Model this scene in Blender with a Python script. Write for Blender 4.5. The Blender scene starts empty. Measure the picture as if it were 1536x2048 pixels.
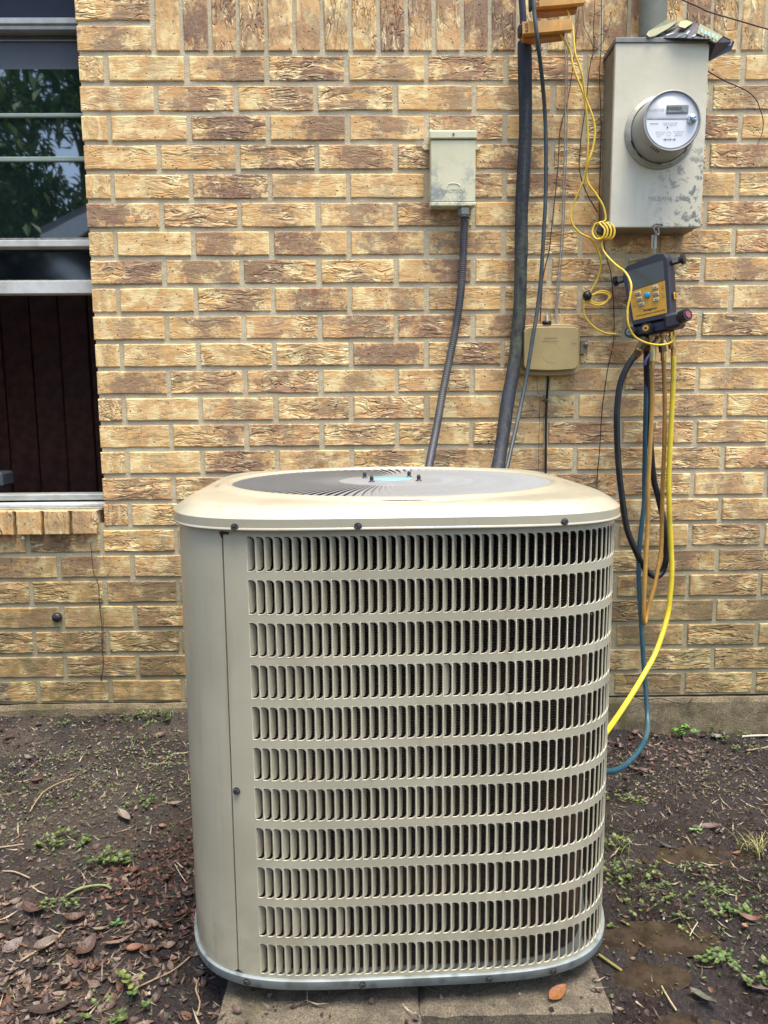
import bpy, math, random
from math import sin, cos, pi, radians, sqrt, atan2, hypot
from mathutils import Vector, Matrix, noise
R = random.Random(7)
sc = bpy.context.scene
COL = sc.collection

# ------------------------------------------------------------------ camera
F, TILT, YAW, ROLL, CZ, WY = 1500.0, .133, .0143, -.008, .85, 2.04
cam = bpy.data.objects.new('camera', bpy.data.cameras.new('camera'))
COL.objects.link(cam); sc.camera = cam
cam.data.sensor_fit = 'VERTICAL'; cam.data.sensor_height = 36
cam.data.lens = F/2048*36
cam.data.clip_start = .05; cam.data.clip_end = 500
cam.matrix_world = Matrix.Translation((0, 0, CZ)) @ Matrix.Rotation(-YAW, 4, 'Z') @ Matrix.Rotation(pi/2-TILT, 4, 'X') @ Matrix.Rotation(ROLL, 4, 'Z')

# ------------------------------------------------------------------ light
SUN_EL, SUN_AZ = 76.0, 30.0        # azimuth: degrees from straight behind the camera towards the right
w = bpy.data.worlds.new('World'); sc.world = w; w.use_nodes = True
wt = w.node_tree; bg = wt.nodes['Background']
sky = wt.nodes.new('ShaderNodeTexSky'); sky.sky_type = 'NISHITA'; sky.sun_disc = False
sky.sun_elevation = radians(SUN_EL); sky.sun_rotation = radians(180-SUN_AZ)
sky.air_density = 1.0; sky.dust_density = 2.2; sky.ozone_density = .6
wt.links.new(sky.outputs[0], bg.inputs[0]); bg.inputs[1].default_value = .15
sun = bpy.data.objects.new('sun', bpy.data.lights.new('sun', 'SUN')); COL.objects.link(sun)
sun.data.energy = 2.2; sun.data.angle = radians(30); sun.data.color = (1, .96, .89)
sd = Vector((sin(radians(SUN_AZ))*cos(radians(SUN_EL)), -cos(radians(SUN_AZ))*cos(radians(SUN_EL)), sin(radians(SUN_EL))))
sun.rotation_euler = sd.to_track_quat('Z', 'Y').to_euler()
sc.view_settings.view_transform = 'Standard'; sc.view_settings.look = 'None'
sc.view_settings.gamma = 1; sc.view_settings.use_curve_mapping = False
sc.view_settings.exposure = 1.46

# ------------------------------------------------------------------ helpers
def ray(px, py):
    u, v = px-768, py-1024
    a = u*cos(ROLL)+v*sin(ROLL); b = -u*sin(ROLL)+v*cos(ROLL)
    xc, up = a/F, -b/F
    y = cos(TILT)+up*sin(TILT); z = -sin(TILT)+up*cos(TILT)
    return Vector((xc*cos(YAW)+y*sin(YAW), -xc*sin(YAW)+y*cos(YAW), z))
def at(px, py, y):
    r = ray(px, py); r = r*(y/r.y); r.z += CZ; return r
def W(px, py, d=0.0): return at(px, py, WY-d)
def proj(p):
    x, y, z = p[0], p[1], p[2]-CZ
    X = x*cos(YAW)-y*sin(YAW); Y = x*sin(YAW)+y*cos(YAW)
    zc = Y*cos(TILT)-z*sin(TILT); up = Y*sin(TILT)+z*cos(TILT)
    u, v = F*X/zc, -F*up/zc
    return 768+u*cos(ROLL)-v*sin(ROLL), 1024+u*sin(ROLL)+v*cos(ROLL)

def srgb(r, g, b):
    f = lambda c: (c/255/12.92) if c/255 <= .04045 else ((c/255+.055)/1.055)**2.4
    return (f(r), f(g), f(b), 1)

class MB:
    def __init__(s): s.v = []; s.f = []; s.sm = []
    def add(s, vs, fs, smooth=False):
        o = len(s.v); s.v += [tuple(p) for p in vs]; s.f += [tuple(i+o for i in f) for f in fs]; s.sm += [smooth]*len(fs); return s
    def box(s, c, d, M=None, bev=0.0):
        x, y, z = d[0]/2, d[1]/2, d[2]/2
        if bev <= 0:
            vs = [Vector((i*x, j*y, k*z)) for i in (-1, 1) for j in (-1, 1) for k in (-1, 1)]
            fs = [(0, 1, 3, 2), (4, 6, 7, 5), (0, 4, 5, 1), (2, 3, 7, 6), (0, 2, 6, 4), (1, 5, 7, 3)]
        else:
            b = min(bev, x*.99, y*.99, z*.99); vs = []; fs = []; ix = {}
            for i in (-1, 1):
                for j in (-1, 1):
                    for k in (-1, 1):
                        for a in range(3):
                            p = [i*(x-b), j*(y-b), k*(z-b)]; p[a] = (i*x, j*y, k*z)[a]
                            ix[(i, j, k, a)] = len(vs); vs.append(Vector(p))
            for a in range(3):
                o = [q for q in range(3) if q != a]
                for sg in (-1, 1):
                    q = []
                    for (m, n) in ((-1, -1), (1, -1), (1, 1), (-1, 1)):
                        t = [0, 0, 0]; t[a] = sg; t[o[0]] = m; t[o[1]] = n; q.append(ix[(*t, a)])
                    flip = (sg == 1) != (a == 1)
                    fs.append(tuple(q) if flip else tuple(q[::-1]))
            for a in range(3):
                o = [q for q in range(3) if q != a]
                for m in (-1, 1):
                    for n in (-1, 1):
                        t0 = [0, 0, 0]; t1 = [0, 0, 0]; t0[a] = -1; t1[a] = 1
                        t0[o[0]] = t1[o[0]] = m; t0[o[1]] = t1[o[1]] = n
                        q = [ix[(*t0, o[0])], ix[(*t1, o[0])], ix[(*t1, o[1])], ix[(*t0, o[1])]]
                        fs.append(tuple(q))
            for i in (-1, 1):
                for j in (-1, 1):
                    for k in (-1, 1): fs.append((ix[(i, j, k, 0)], ix[(i, j, k, 1)], ix[(i, j, k, 2)]))
            # fix orientation outward (convex)
            ff = []
            for f in fs:
                n = (vs[f[1]]-vs[f[0]]).cross(vs[f[2]]-vs[f[0]]); ctr = sum((vs[q] for q in f), Vector())/len(f)
                ff.append(f if n.dot(ctr) > 0 else f[::-1])
            fs = ff
        if M is not None: vs = [M @ v for v in vs]
        return s.add([v+Vector(c) for v in vs], fs)
    def tube(s, pts, r, n=10, cap=True, steps=6, smooth=True):
        pts = [Vector(p) for p in pts]
        if steps > 1 and len(pts) > 2: pts = cr(pts, steps)
        rr = r if callable(r) else (lambda t: r)
        N = len(pts); vs = []; fs = []
        T = [(pts[min(i+1, N-1)]-pts[max(i-1, 0)]).normalized() for i in range(N)]
        up = Vector((0, 0, 1)) if abs(T[0].z) < .9 else Vector((0, -1, 0))
        u = T[0].cross(up).normalized()
        for i in range(N):
            u = (u-T[i]*u.dot(T[i])).normalized(); v = T[i].cross(u); q = rr(i/(N-1))
            for k in range(n):
                a = 2*pi*k/n; vs.append(pts[i]+u*cos(a)*q+v*sin(a)*q)
        for i in range(N-1):
            for k in range(n):
                a, b = i*n+k, i*n+(k+1) % n; fs.append((a, b, b+n, a+n))
        s.add(vs, fs, smooth)
        if cap: s.add(vs[:n], [tuple(range(n))[::-1]]); s.add(vs[-n:], [tuple(range(n))])
        return s
    def cyl(s, p0, p1, r, n=20, r1=None, smooth=True):
        r1 = r if r1 is None else r1
        return s.tube([p0, p1], lambda t: r+(r1-r)*t, n, True, 1, smooth)
    def lathe(s, prof, M=None, n=32, smooth=True, close=False):
        vs = []; fs = []
        for (r, z) in prof:
            for k in range(n): vs.append(Vector((r*cos(2*pi*k/n), r*sin(2*pi*k/n), z)))
        for i in range(len(prof)-1):
            for k in range(n):
                a, b = i*n+k, i*n+(k+1) % n; fs.append((a, b, b+n, a+n))
        if M is not None: vs = [M @ v for v in vs]
        return s.add(vs, fs, smooth)
    def prism(s, poly, y0, y1, M=None):
        n = len(poly); vs = [Vector((x, y0, z)) for x, z in poly]+[Vector((x, y1, z)) for x, z in poly]
        fs = [tuple(range(n)), tuple(range(2*n-1, n-1, -1))]+[(i, (i+n), (i+1) % n+n, (i+1) % n) for i in range(n)]
        if M is not None: vs = [M @ v for v in vs]
        return s.add(vs, fs)
    def mesh(s, name, mat=None):
        m = bpy.data.meshes.new(name); m.from_pydata(s.v, [], s.f)
        m.polygons.foreach_set('use_smooth', s.sm)
        if mat: m.materials.append(mat)
        m.update(); return m
    def obj(s, name, mat, parent=None): return link(name, s.mesh(name, mat), parent)

def cr(P, k):
    out = []
    for i in range(len(P)-1):
        a, b, c, d = P[max(i-1, 0)], P[i], P[i+1], P[min(i+2, len(P)-1)]
        for j in range(k):
            t = j/k
            out.append(.5*((2*b)+(c-a)*t+(2*a-5*b+4*c-d)*t*t+(3*b-a-3*c+d)*t**3))
    out.append(P[-1]); return out

def link(name, data, parent=None):
    o = bpy.data.objects.new(name, data); COL.objects.link(o)
    if parent is not None: o.parent = parent; o.matrix_parent_inverse = Matrix.Translation(-parent.location) if parent.rotation_euler.z == 0 and parent.type == 'EMPTY' and parent.get('_w') else Matrix()
    return o
def tag(o, label=None, cat=None, group=None, kind=None):
    if label: o['label'] = label
    if cat: o['category'] = cat
    if group: o['group'] = group
    if kind: o['kind'] = kind
    return o
def thing(name, label, cat, loc=(0, 0, 0), group=None, rotz=0, local=False):
    """Empty at the thing's base; children are given in world coordinates unless local."""
    o = bpy.data.objects.new(name, None); COL.objects.link(o); o.location = loc; o.rotation_euler = (0, 0, rotz)
    o.empty_display_size = .05
    if not local: o['_w'] = 1
    return tag(o, label, cat, group)

# ------------------------------------------------------------------ materials
class NT:
    def __init__(s, name):
        s.m = bpy.data.materials.new(name); s.m.use_nodes = True; s.t = s.m.node_tree
        s.b = s.t.nodes['Principled BSDF']
    def n(s, typ, **kw):
        x = s.t.nodes.new('ShaderNode'+typ)
        for k, v in kw.items():
            if k.startswith('i_'):
                key = k[2:]
                x.inputs[int(key) if key.isdigit() else key].default_value = v
            else: setattr(x, k, v)
        return x
    def l(s, a, b): s.t.links.new(a, b)
    def set(s, **kw):
        for k, v in kw.items(): s.b.inputs[k.replace('_', ' ')].default_value = v
        return s
    def coord(s, kind='Object'): return s.n('TexCoord').outputs[kind]
    def noise(s, vec, scale, detail=4, rough=.55, dist=0.0):
        x = s.n('TexNoise'); x.inputs['Scale'].default_value = scale; x.inputs['Detail'].default_value = detail
        x.inputs['Roughness'].default_value = rough; x.inputs['Distortion'].default_value = dist
        if vec is not None: s.l(vec, x.inputs['Vector'])
        return x.outputs['Fac']
    def vor(s, vec, scale, feature='F1'):
        x = s.n('TexVoronoi', feature=feature); x.inputs['Scale'].default_value = scale
        s.l(vec, x.inputs['Vector']); return x.outputs['Distance']
    def ramp(s, fac, a, b, smooth=True):
        x = s.n('MapRange'); x.interpolation_type = 'SMOOTHSTEP' if smooth else 'LINEAR'
        x.inputs['From Min'].default_value = a; x.inputs['From Max'].default_value = b
        s.l(fac, x.inputs['Value']); return x.outputs[0]
    def math(s, op, a, b=0.0, c=0.0):
        x = s.n('Math', operation=op)
        for i, q in enumerate((a, b, c)):
            if isinstance(q, (int, float)): x.inputs[i].default_value = q
            else: s.l(q, x.inputs[i])
        return x.outputs[0]
    def vmul(s, v, k, off=None):
        x = s.n('VectorMath', operation='MULTIPLY_ADD'); s.l(v, x.inputs[0]); x.inputs[1].default_value = k
        if off is not None: s.l(off, x.inputs[2])
        return x.outputs[0]
    def mix(s, fac, a, b, mode='MIX'):
        x = s.n('Mix', data_type='RGBA', blend_type=mode)
        for q, i in ((fac, 0), (a, 6), (b, 7)):
            if isinstance(q, (int, float)): x.inputs[i].default_value = q
            elif isinstance(q, tuple): x.inputs[i].default_value = q if len(q) == 4 else (*q, 1)
            else: s.l(q, x.inputs[i])
        return x.outputs[2]
    def bump(s, h, dist=.002, strength=1.0, prev=None):
        x = s.n('Bump'); x.inputs['Distance'].default_value = dist; x.inputs['Strength'].default_value = strength
        s.l(h, x.inputs['Height'])
        if prev is not None: s.l(prev, x.inputs['Normal'])
        return x.outputs['Normal']
    def color(s, c): s.l(c, s.b.inputs['Base Color']); return s
    def normal(s, c): s.l(c, s.b.inputs['Normal']); return s
    def rough(s, c): s.l(c, s.b.inputs['Roughness']); return s

_mc = {}
def plain(name, col, rough=.5, metal=0.0, var=.12, scale=60, bump=0.0, coat=0.0, dirt=None, dirtamt=.0):
    """paint, plastic, rubber: colour with grain, blotches and a little dirt"""
    if name in _mc: return _mc[name]
    t = NT(name); t.set(Roughness=rough, Metallic=metal)
    if coat: t.set(Coat_Weight=coat, Coat_Roughness=.15)
    c = t.coord(); n1 = t.noise(c, scale, 5); n2 = t.noise(c, scale*.13, 4)
    lo = tuple(x*(1-var) for x in col[:3]); hi = tuple(min(1, x*(1+var)) for x in col[:3])
    k = t.mix(t.ramp(n1, .3, .7), lo, hi)
    if dirt: k = t.mix(t.math('MULTIPLY', t.ramp(n2, .45, .7), dirtamt), k, dirt)
    t.color(k); t.rough(t.math('ADD', t.math('MULTIPLY', n1, .25), rough-.12))
    if bump: t.normal(t.bump(n1, bump))
    _mc[name] = t.m; return t.m

def brick_material(stuff):
    t = NT('fired_clay_brick_joined' if stuff else 'fired_clay_brick')
    if stuff:
        oc = t.n('Attribute', attribute_type='GEOMETRY', attribute_name='bc').outputs['Vector']
        tone = t.n('Attribute', attribute_type='GEOMETRY', attribute_name='tone').outputs['Fac']
        pos = t.n('Attribute', attribute_type='GEOMETRY', attribute_name='pos').outputs['Fac']
        rnd = t.n('Attribute', attribute_type='GEOMETRY', attribute_name='rnd').outputs['Fac']
    else:
        oc = t.coord()
        tone = t.n('Attribute', attribute_type='OBJECT', attribute_name='tone').outputs['Fac']
        pos = t.n('Attribute', attribute_type='OBJECT', attribute_name='pos').outputs['Fac']
        rnd = t.n('ObjectInfo').outputs['Random']
    off = t.n('CombineXYZ'); r50 = t.math('MULTIPLY', rnd, 37.0)
    t.l(r50, off.inputs[0]); t.l(t.math('MULTIPLY', rnd, 91.0), off.inputs[2]); t.l(t.math('MULTIPLY', rnd, 13.0), off.inputs[1])
    P = t.vmul(oc, (1, 1, 1), off.outputs[0])
    # wavy domain warp then stretched noise = drag-texture folds along the brick
    wn = t.n('TexNoise'); wn.inputs['Scale'].default_value = 14; wn.inputs['Detail'].default_value = 3; t.l(P, wn.inputs['Vector'])
    warp = t.vmul(wn.outputs['Color'], (.045, .02, .022), P)
    st = t.vmul(warp, (8, 26, 34))
    f1 = t.noise(st, 1.0, 3, .5, .5)
    st2 = t.vmul(warp, (11, 26, 46))
    f2 = t.noise(st2, 1.0, 2, .5, .9)
    # terraces: each fold a smooth bulge that breaks off sharply underneath
    saw = t.math('FRACT', t.math('MULTIPLY', f1, 4.6))
    terr = t.math('POWER', saw, 2.2)
    crease = t.math('SUBTRACT', 1.0, t.ramp(t.math('ABSOLUTE', t.math('SUBTRACT', f2, .5)), .0, .045))
    fmask = t.ramp(t.noise(P, 11, 2), .36, .56)          # some parts of a brick stay smooth
    fmask = t.math('MULTIPLY', fmask, t.ramp(t.math('FRACT', t.math('MULTIPLY', rnd, 7.31)), .10, .75))
    fmask = t.math('MAXIMUM', fmask, .12)
    fine = t.noise(P, 420, 4, .65); med = t.noise(P, 110, 4, .6)
    pit = t.ramp(t.vor(P, 75), .17, .08)
    pm = t.ramp(t.noise(P, 30, 1), .46, .56)
    pit = t.math('MULTIPLY', pit, pm)
    # colours
    sep = t.n('SeparateXYZ'); t.l(oc, sep.inputs[0])
    dx = t.math('ABSOLUTE', t.math('SUBTRACT', sep.outputs[0], t.math('MULTIPLY', pos, .19)))
    blot = t.noise(t.vmul(P, (20, 20, 30)), 1.0, 4, .65)
    dm = t.math('SUBTRACT', t.math('ADD', t.math('MULTIPLY', tone, .10), t.math('MULTIPLY', t.math('SUBTRACT', t.math('MULTIPLY', blot, 1.8), .40), .20)), t.math('ADD', dx, .098))
    grain = t.math('ADD', t.math('MULTIPLY', t.math('SUBTRACT', med, .5), .16), t.math('MULTIPLY', t.math('SUBTRACT', fine, .5), .20))
    folds = t.math('MULTIPLY', t.math('SUBTRACT', f1, .5), .20)
    dm = t.ramp(t.math('ADD', t.math('ADD', dm, grain), folds), -.030, .055)
    dm = t.math('MULTIPLY', dm, t.math('ADD', .35, t.math('MULTIPLY', tone, .75)))
    base = t.mix(t.ramp(blot, .3, .7), srgb(210, 162, 100), srgb(232, 196, 134))
    hue = t.math('FRACT', t.math('MULTIPLY', rnd, 3.77))
    base = t.mix(t.math('MULTIPLY', t.ramp(hue, .45, .95), .55), base, srgb(206, 156, 108))
    light = t.math('MULTIPLY', t.ramp(t.noise(P, 24, 4), .48, .62), .8)
    base = t.mix(light, base, srgb(244, 218, 156))
    dark = t.mix(t.ramp(t.math('FRACT', t.math('MULTIPLY', rnd, 11.3)), .3, .9), srgb(104, 78, 64), srgb(112, 76, 66))
    dark = t.mix(t.ramp(fine, .4, .62), dark, srgb(154, 120, 92))
    c = t.mix(t.math('MULTIPLY', dm, .93), base, dark)
    red = t.math('MULTIPLY', t.math('MULTIPLY', t.ramp(t.noise(P, 34, 2), .62, .72), t.ramp(tone, .55, .75)), .5)
    c = t.mix(red, c, srgb(150, 70, 48))
    sp = t.ramp(fine, .60, .72)
    c = t.mix(t.math('MULTIPLY', sp, .55), c, srgb(128, 90, 60))
    # shade in the folds and highlights on their crests, put into the colour
    lowc = t.math('MULTIPLY', t.math('MULTIPLY', t.ramp(terr, .18, .0), fmask), .42)
    c = t.mix(t.math('MULTIPLY', lowc, t.ramp(med, .35, .6)), c, srgb(120, 84, 58))
    c = t.mix(t.math('MULTIPLY', t.math('MULTIPLY', t.ramp(terr, .6, .95), fmask), .75), c, srgb(250, 230, 176))
    c = t.mix(t.math('MULTIPLY', t.math('MULTIPLY', crease, fmask), .18), c, srgb(116, 80, 58))
    c = t.mix(t.math('MULTIPLY', pit, .9), c, srgb(52, 34, 28))
    # algae and splash-back stains near the ground
    g = t.n('NewGeometry').outputs['Position']; sg = t.n('SeparateXYZ'); t.l(g, sg.inputs[0])
    low = t.ramp(t.math('ADD', sg.outputs[2], t.math('MULTIPLY', t.noise(g, 3.2, 5, .65), -.7)), .36, -.12)
    c = t.mix(t.math('MULTIPLY', low, t.math('ADD', .36, t.math('MULTIPLY', t.ramp(t.noise(g, 30, 4), .35, .65), .4))), c, srgb(112, 100, 58))
    soot = t.math('MULTIPLY', t.ramp(t.noise(t.vmul(g, (5, 5, 9)), 1.0, 4, .6), .58, .66), t.ramp(sg.outputs[2], .42, .22))
    soot = t.math('MULTIPLY', soot, t.ramp(sg.outputs[0], -.1, -.5))
    c = t.mix(t.math('MULTIPLY', soot, .75), c, srgb(92, 86, 76))
    t.color(c); t.set(Roughness=.82)
    h = t.math('ADD', t.math('MULTIPLY', t.math('MULTIPLY', terr, fmask), .55), t.math('MULTIPLY', t.math('MULTIPLY', crease, fmask), -.45))
    h = t.math('ADD', h, t.math('MULTIPLY', t.noise(t.vmul(warp, (9, 20, 26)), 1.0, 3), .5))
    h = t.math('ADD', h, t.math('ADD', t.math('MULTIPLY', fine, .13), t.math('MULTIPLY', med, .16)))
    h = t.math('SUBTRACT', h, t.math('MULTIPLY', pit, .7))
    t.normal(t.bump(h, .0068, .9)); return t.m

def mortar_material():
    t = NT('cement_mortar'); c = t.coord('Object'); g = t.n('NewGeometry').outputs['Position']
    n = t.noise(c, 320, 4, .7); m = t.noise(c, 26, 4); b = t.noise(c, 3, 4)
    k = t.mix(t.ramp(n, .3, .7), srgb(180, 165, 130), srgb(214, 200, 166))
    k = t.mix(t.math('MULTIPLY', t.ramp(m, .5, .7), .5), k, srgb(196, 188, 166))
    k = t.mix(t.math('MULTIPLY', t.ramp(b, .45, .7), .35), k, srgb(164, 146, 112))
    sg = t.n('SeparateXYZ'); t.l(g, sg.inputs[0])
    low = t.ramp(t.math('ADD', sg.outputs[2], t.math('MULTIPLY', t.noise(g, 3.2, 5, .65), -.7)), .36, -.12)
    k = t.mix(t.math('MULTIPLY', low, .5), k, srgb(104, 100, 66))
    t.color(k); t.set(Roughness=.9); t.normal(t.bump(t.math('ADD', n, t.math('MULTIPLY', m, 1.6)), .0025, .9)); return t.m

def concrete_material(name, c1, c2, moss=.3, scale=1.0):
    t = NT(name); c = t.coord('Object')
    n = t.noise(c, 260*scale, 5, .7); m = t.noise(c, 22*scale, 5, .6); v = t.vor(c, 240*scale)
    k = t.mix(t.ramp(n, .3, .7), c1, c2)
    k = t.mix(t.math('MULTIPLY', t.ramp(v, .25, .05), .5), k, srgb(206, 196, 170))
    k = t.mix(t.math('MULTIPLY', t.ramp(m, .42, .65), .55), k, tuple(x*.5 for x in c1[:3])+(1,))
    k = t.mix(t.math('MULTIPLY', t.ramp(t.noise(c, 9, 4), .5, .65), moss), k, srgb(84, 82, 44))
    k = t.mix(t.ramp(t.vor(c, 60), .09, .04), k, srgb(50, 42, 36))
    t.color(k); t.set(Roughness=.88); t.normal(t.bump(t.math('ADD', n, t.math('MULTIPLY', m, 1.5)), .004, .9)); return t.m

def mud_material():
    t = NT('wet_mud'); g = t.n('NewGeometry').outputs['Position']
    n = t.noise(g, 160, 6, .72); m = t.noise(g, 28, 5, .65); b = t.noise(g, 4.5, 4, .6)
    k = t.mix(t.ramp(n, .3, .7), srgb(24, 18, 16), srgb(53, 43, 37))
    k = t.mix(t.math('MULTIPLY', t.ramp(m, .45, .7), .6), k, srgb(38, 29, 25))
    sg = t.n('SeparateXYZ'); t.l(g, sg.inputs[0])
    dry = t.math('MULTIPLY', t.ramp(b, .42, .62), t.ramp(sg.outputs[0], .2, -.5))
    k = t.mix(t.math('MULTIPLY', dry, .65), k, srgb(86, 76, 66))
    red = t.math('MULTIPLY', t.ramp(t.noise(g, 12, 5, .7), .52, .62), .6)
    k = t.mix(red, k, srgb(46, 32, 26))
    k = t.mix(t.math('MULTIPLY', t.ramp(t.noise(g, 520, 2), .66, .72), .7), k, srgb(150, 136, 116))
    t.color(k)
    wet = t.ramp(t.noise(g, 9, 4, .6), .42, .6)
    t.rough(t.math('SUBTRACT', t.math('ADD', .70, t.math('MULTIPLY', n, .15)), t.math('MULTIPLY', wet, t.math('ADD', .46, t.math('MULTIPLY', t.ramp(sg.outputs[0], 0, .4), .14)))))
    h = t.math('ADD', t.math('MULTIPLY', n, .6), m)
    h = t.math('ADD', h, t.math('MULTIPLY', t.vor(g, 120), .5))
    t.normal(t.bump(h, .015, .95)); return t.m

def attr_material(name, rough=.6, trans=0.0, vein=True):
    t = NT(name); a = t.n('Attribute', attribute_type='GEOMETRY', attribute_name='col').outputs['Color']
    n = t.noise(t.coord(), 300, 4); k = t.mix(t.math('MULTIPLY', t.ramp(n, .35, .7), .45), a, (.03, .02, .012, 1))
    t.color(k); t.set(Roughness=rough); t.normal(t.bump(n, .0008)); return t.m

M_BRICK = brick_material(False); M_BRICKJ = brick_material(True); M_MORTAR = mortar_material()
M_FOUND = concrete_material('foundation_concrete', srgb(96, 82, 60), srgb(150, 134, 102), .6)
M_SLAB = concrete_material('slab_concrete', srgb(78, 68, 55), srgb(132, 119, 96), .3, 1.4)
M_MUD = mud_material(); M_LITTER = attr_material('leaf_litter', .55); M_GREEN = attr_material('green_leaf', .45)
M_BLACK = plain('black_rubber', srgb(22, 23, 26), .42, 0, .2, 90, .0004, 0, srgb(60, 58, 54), .4)
M_DARKP = plain('dark_plastic', srgb(34, 35, 42), .45, 0, .15, 200)
M_BRASS = plain('brass', srgb(176, 142, 84), .38, .85, .2, 120)
M_STEEL = plain('dull_steel', srgb(140, 138, 132), .42, .8, .25, 120)
M_SCREW = plain('weathered_screw', srgb(92, 90, 88), .45, .7, .35, 240, .0003)

# ------------------------------------------------------------------ brick wall
P_, L_, J_ = .0713, .203, .0116
Z0 = CZ+.9017; X0 = -.6655; JAMB = -.735; WL = -1.69
wall = thing('brick_wall', 'tan and brown textured brick house wall with grey mortar behind the air conditioning unit', 'wall', (0, WY, 0))
def brick_mesh(L, H, D, rnd, name='brick'):
    a, b = L/2, H/2; j = lambda s=.0011: rnd.uniform(-s, s)
    out = [(-a+abs(j()), -b+abs(j()))]+[(x*a+j(.004), -b+j()) for x in (-.5, 0, .5)]+[(a-abs(j()), -b+abs(j()))]
    out += [(a-abs(j()), b-abs(j()))]+[(x*a+j(.004), b+j()) for x in (.5, 0, -.5)]+[(-a+abs(j()), b-abs(j()))]
    n = len(out); m = MB(); e = .0024
    ins = [(x-math.copysign(e, x) if abs(abs(x)-a) < .003 else x, z-math.copysign(e, z)) for x, z in out]
    vs = [(x, 0, z) for x, z in ins]+[(x, e*.8+j(.0006), z) for x, z in out]+[(x, D, z) for x, z in out]
    fs = [tuple(range(n))]
    for k in (0, n):
        for i in range(n): fs.append((k+i, k+n+i, k+n+(i+1) % n, k+(i+1) % n))
    m.add(vs, fs); return m
def in_view(x0, x1, z0, z1):
    ps = [proj((x, WY, z)) for x in (x0, x1) for z in (z0, z1)]
    ax, bx = min(p[0] for p in ps), max(p[0] for p in ps); ay, by = min(p[1] for p in ps), max(p[1] for p in ps)
    if bx < 2 or ax > 1534 or by < 2 or ay > 2046: return False
    if ax > 392 and bx < 1195 and ay > 1055: return False
    return True
# how dark each brick is (0-9) and where its burnt patch sits (l c r), read row by row from the window jamb
TONE = {0: '6c', -1: '5r', 1: '0c 6c 6r 7c 5c 6c 5c 3c 4c 2c 2c', 2: '2c 5c 6r 6c 5r 4c 1c 7l 5c 6c 2c', 3: '0c 7c 8c 7r 5c 6c 3c 5c 6c 2c 5c',
        4: '2l 4r 6c 6c 7c 7c 3c 6c 5c 4r 6c', 5: '0c 5r 8c 4l 2c 5c 6c 4c 4c 5c 6c', 6: '7l 3c 4c 5c 6c 4c 3r 5c 4c 2c 4c', 7: '0c 5l 6l 7l 6c 6c 3c 4c 5c 4c 4c',
        8: '7r 6c 7l 4c 7r 4c 4c 6c 6c 4c 5c', 9: '1c 7c 6c 7c 5r 4l 4c 6c 5c 3c 5c', 10: '3c 6c 3c 6c 6c 7c 4c 6c 6c 3c 3c', 11: '2c 2c 1c 3c 7c 7r 6c 3c 3c 3c 3c',
        12: '6c 5c 5c 4c 3r 4c 4c 6c 4c 4c 5c', 13: '1c 4c 4c 5r 3c 3c 4c 4c 5c 2c 3c', 14: '3c 6r 6c 4c 3c 4c 5c 5c 4c 4c 4c', 15: '1c 7c 7c 5c 5c 6l 4c 3c 4c 4c 8c',
        16: '3c 5c 5c 5c 5c 5c 4c 4c 4c 4c 5c', 17: '2c 8c 5c 5c 5c 5c 4c 4c 4c 4c 6c'}
brk = []                     # (x0,x1,z0,z1,tone,pos,rot,proud)
def tone_of(r, n):
    if r in TONE and n >= 0:
        q = TONE[r].split()
        if n < len(q): return int(q[n][0])/9, {'l': -.28, 'c': 0, 'r': .28}[q[n][1]]+R.uniform(-.08, .08)
    return R.choice((2, 3, 4, 4, 5, 6, 7))/9*(1.1 if r > 18 else 1), R.uniform(-.35, .35)
for r in range(-6, 25):
    zt = Z0-(r-1)*P_-J_/2; zb = zt-P_+J_
    x = X0+(0 if r % 2 else .1226)-14*L_
    edges = [x+L_*k for k in range(34)]
    segs = []
    for k in range(len(edges)-1):
        a, b = edges[k], edges[k+1]
        if -2 <= r <= 0:
            if a < WL: segs.append((a, min(b, WL)))
            continue
        if r <= 17 and r > -4:
            if b <= WL or a >= JAMB: segs.append((a, b))
            else:
                if a < WL-.03: segs.append((a, WL+J_/2))
                if b > JAMB+.03: segs.append((JAMB-J_/2, b))
        else: segs.append((a, b))
    if -2 <= r <= 0: segs.append((JAMB-J_/2, -.5424))
    base = None
    for a, b in segs:
        if b > JAMB+.02 and base is None: base = a
        n = -1
        if base is not None and a >= base-1e-6: n = int(round((a-base)/L_)) if abs(a-base) > .01 else 0
        if base is not None and n >= 1 and r % 2 and 0 < r: n = int(round((a-X0)/L_))+1
        t, p = tone_of(r, n)
        brk.append((a+J_/2+R.uniform(-.001, .001), b-J_/2+R.uniform(-.001, .001), zb, zt, t, p, 0, R.uniform(-.0012, .0012)))
# soldier course
x = -.5424+.0005; k = 0
while x < 3.6:
    t = R.choice((3, 4, 5, 6, 7, 8))/9
    brk.append((x+J_/2, x+.0708-J_/2, Z0+J_/2, Z0+.2139-J_/2, (.3, .85, .5, .45, .3, .4, .35, .2, .7, .6, .45, .8, .85, .85, .5, .6, .7)[k] if k < 17 else t, R.uniform(-.1, .4), 1, R.uniform(-.001, .001)))
    x += .0708; k += 1
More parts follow.
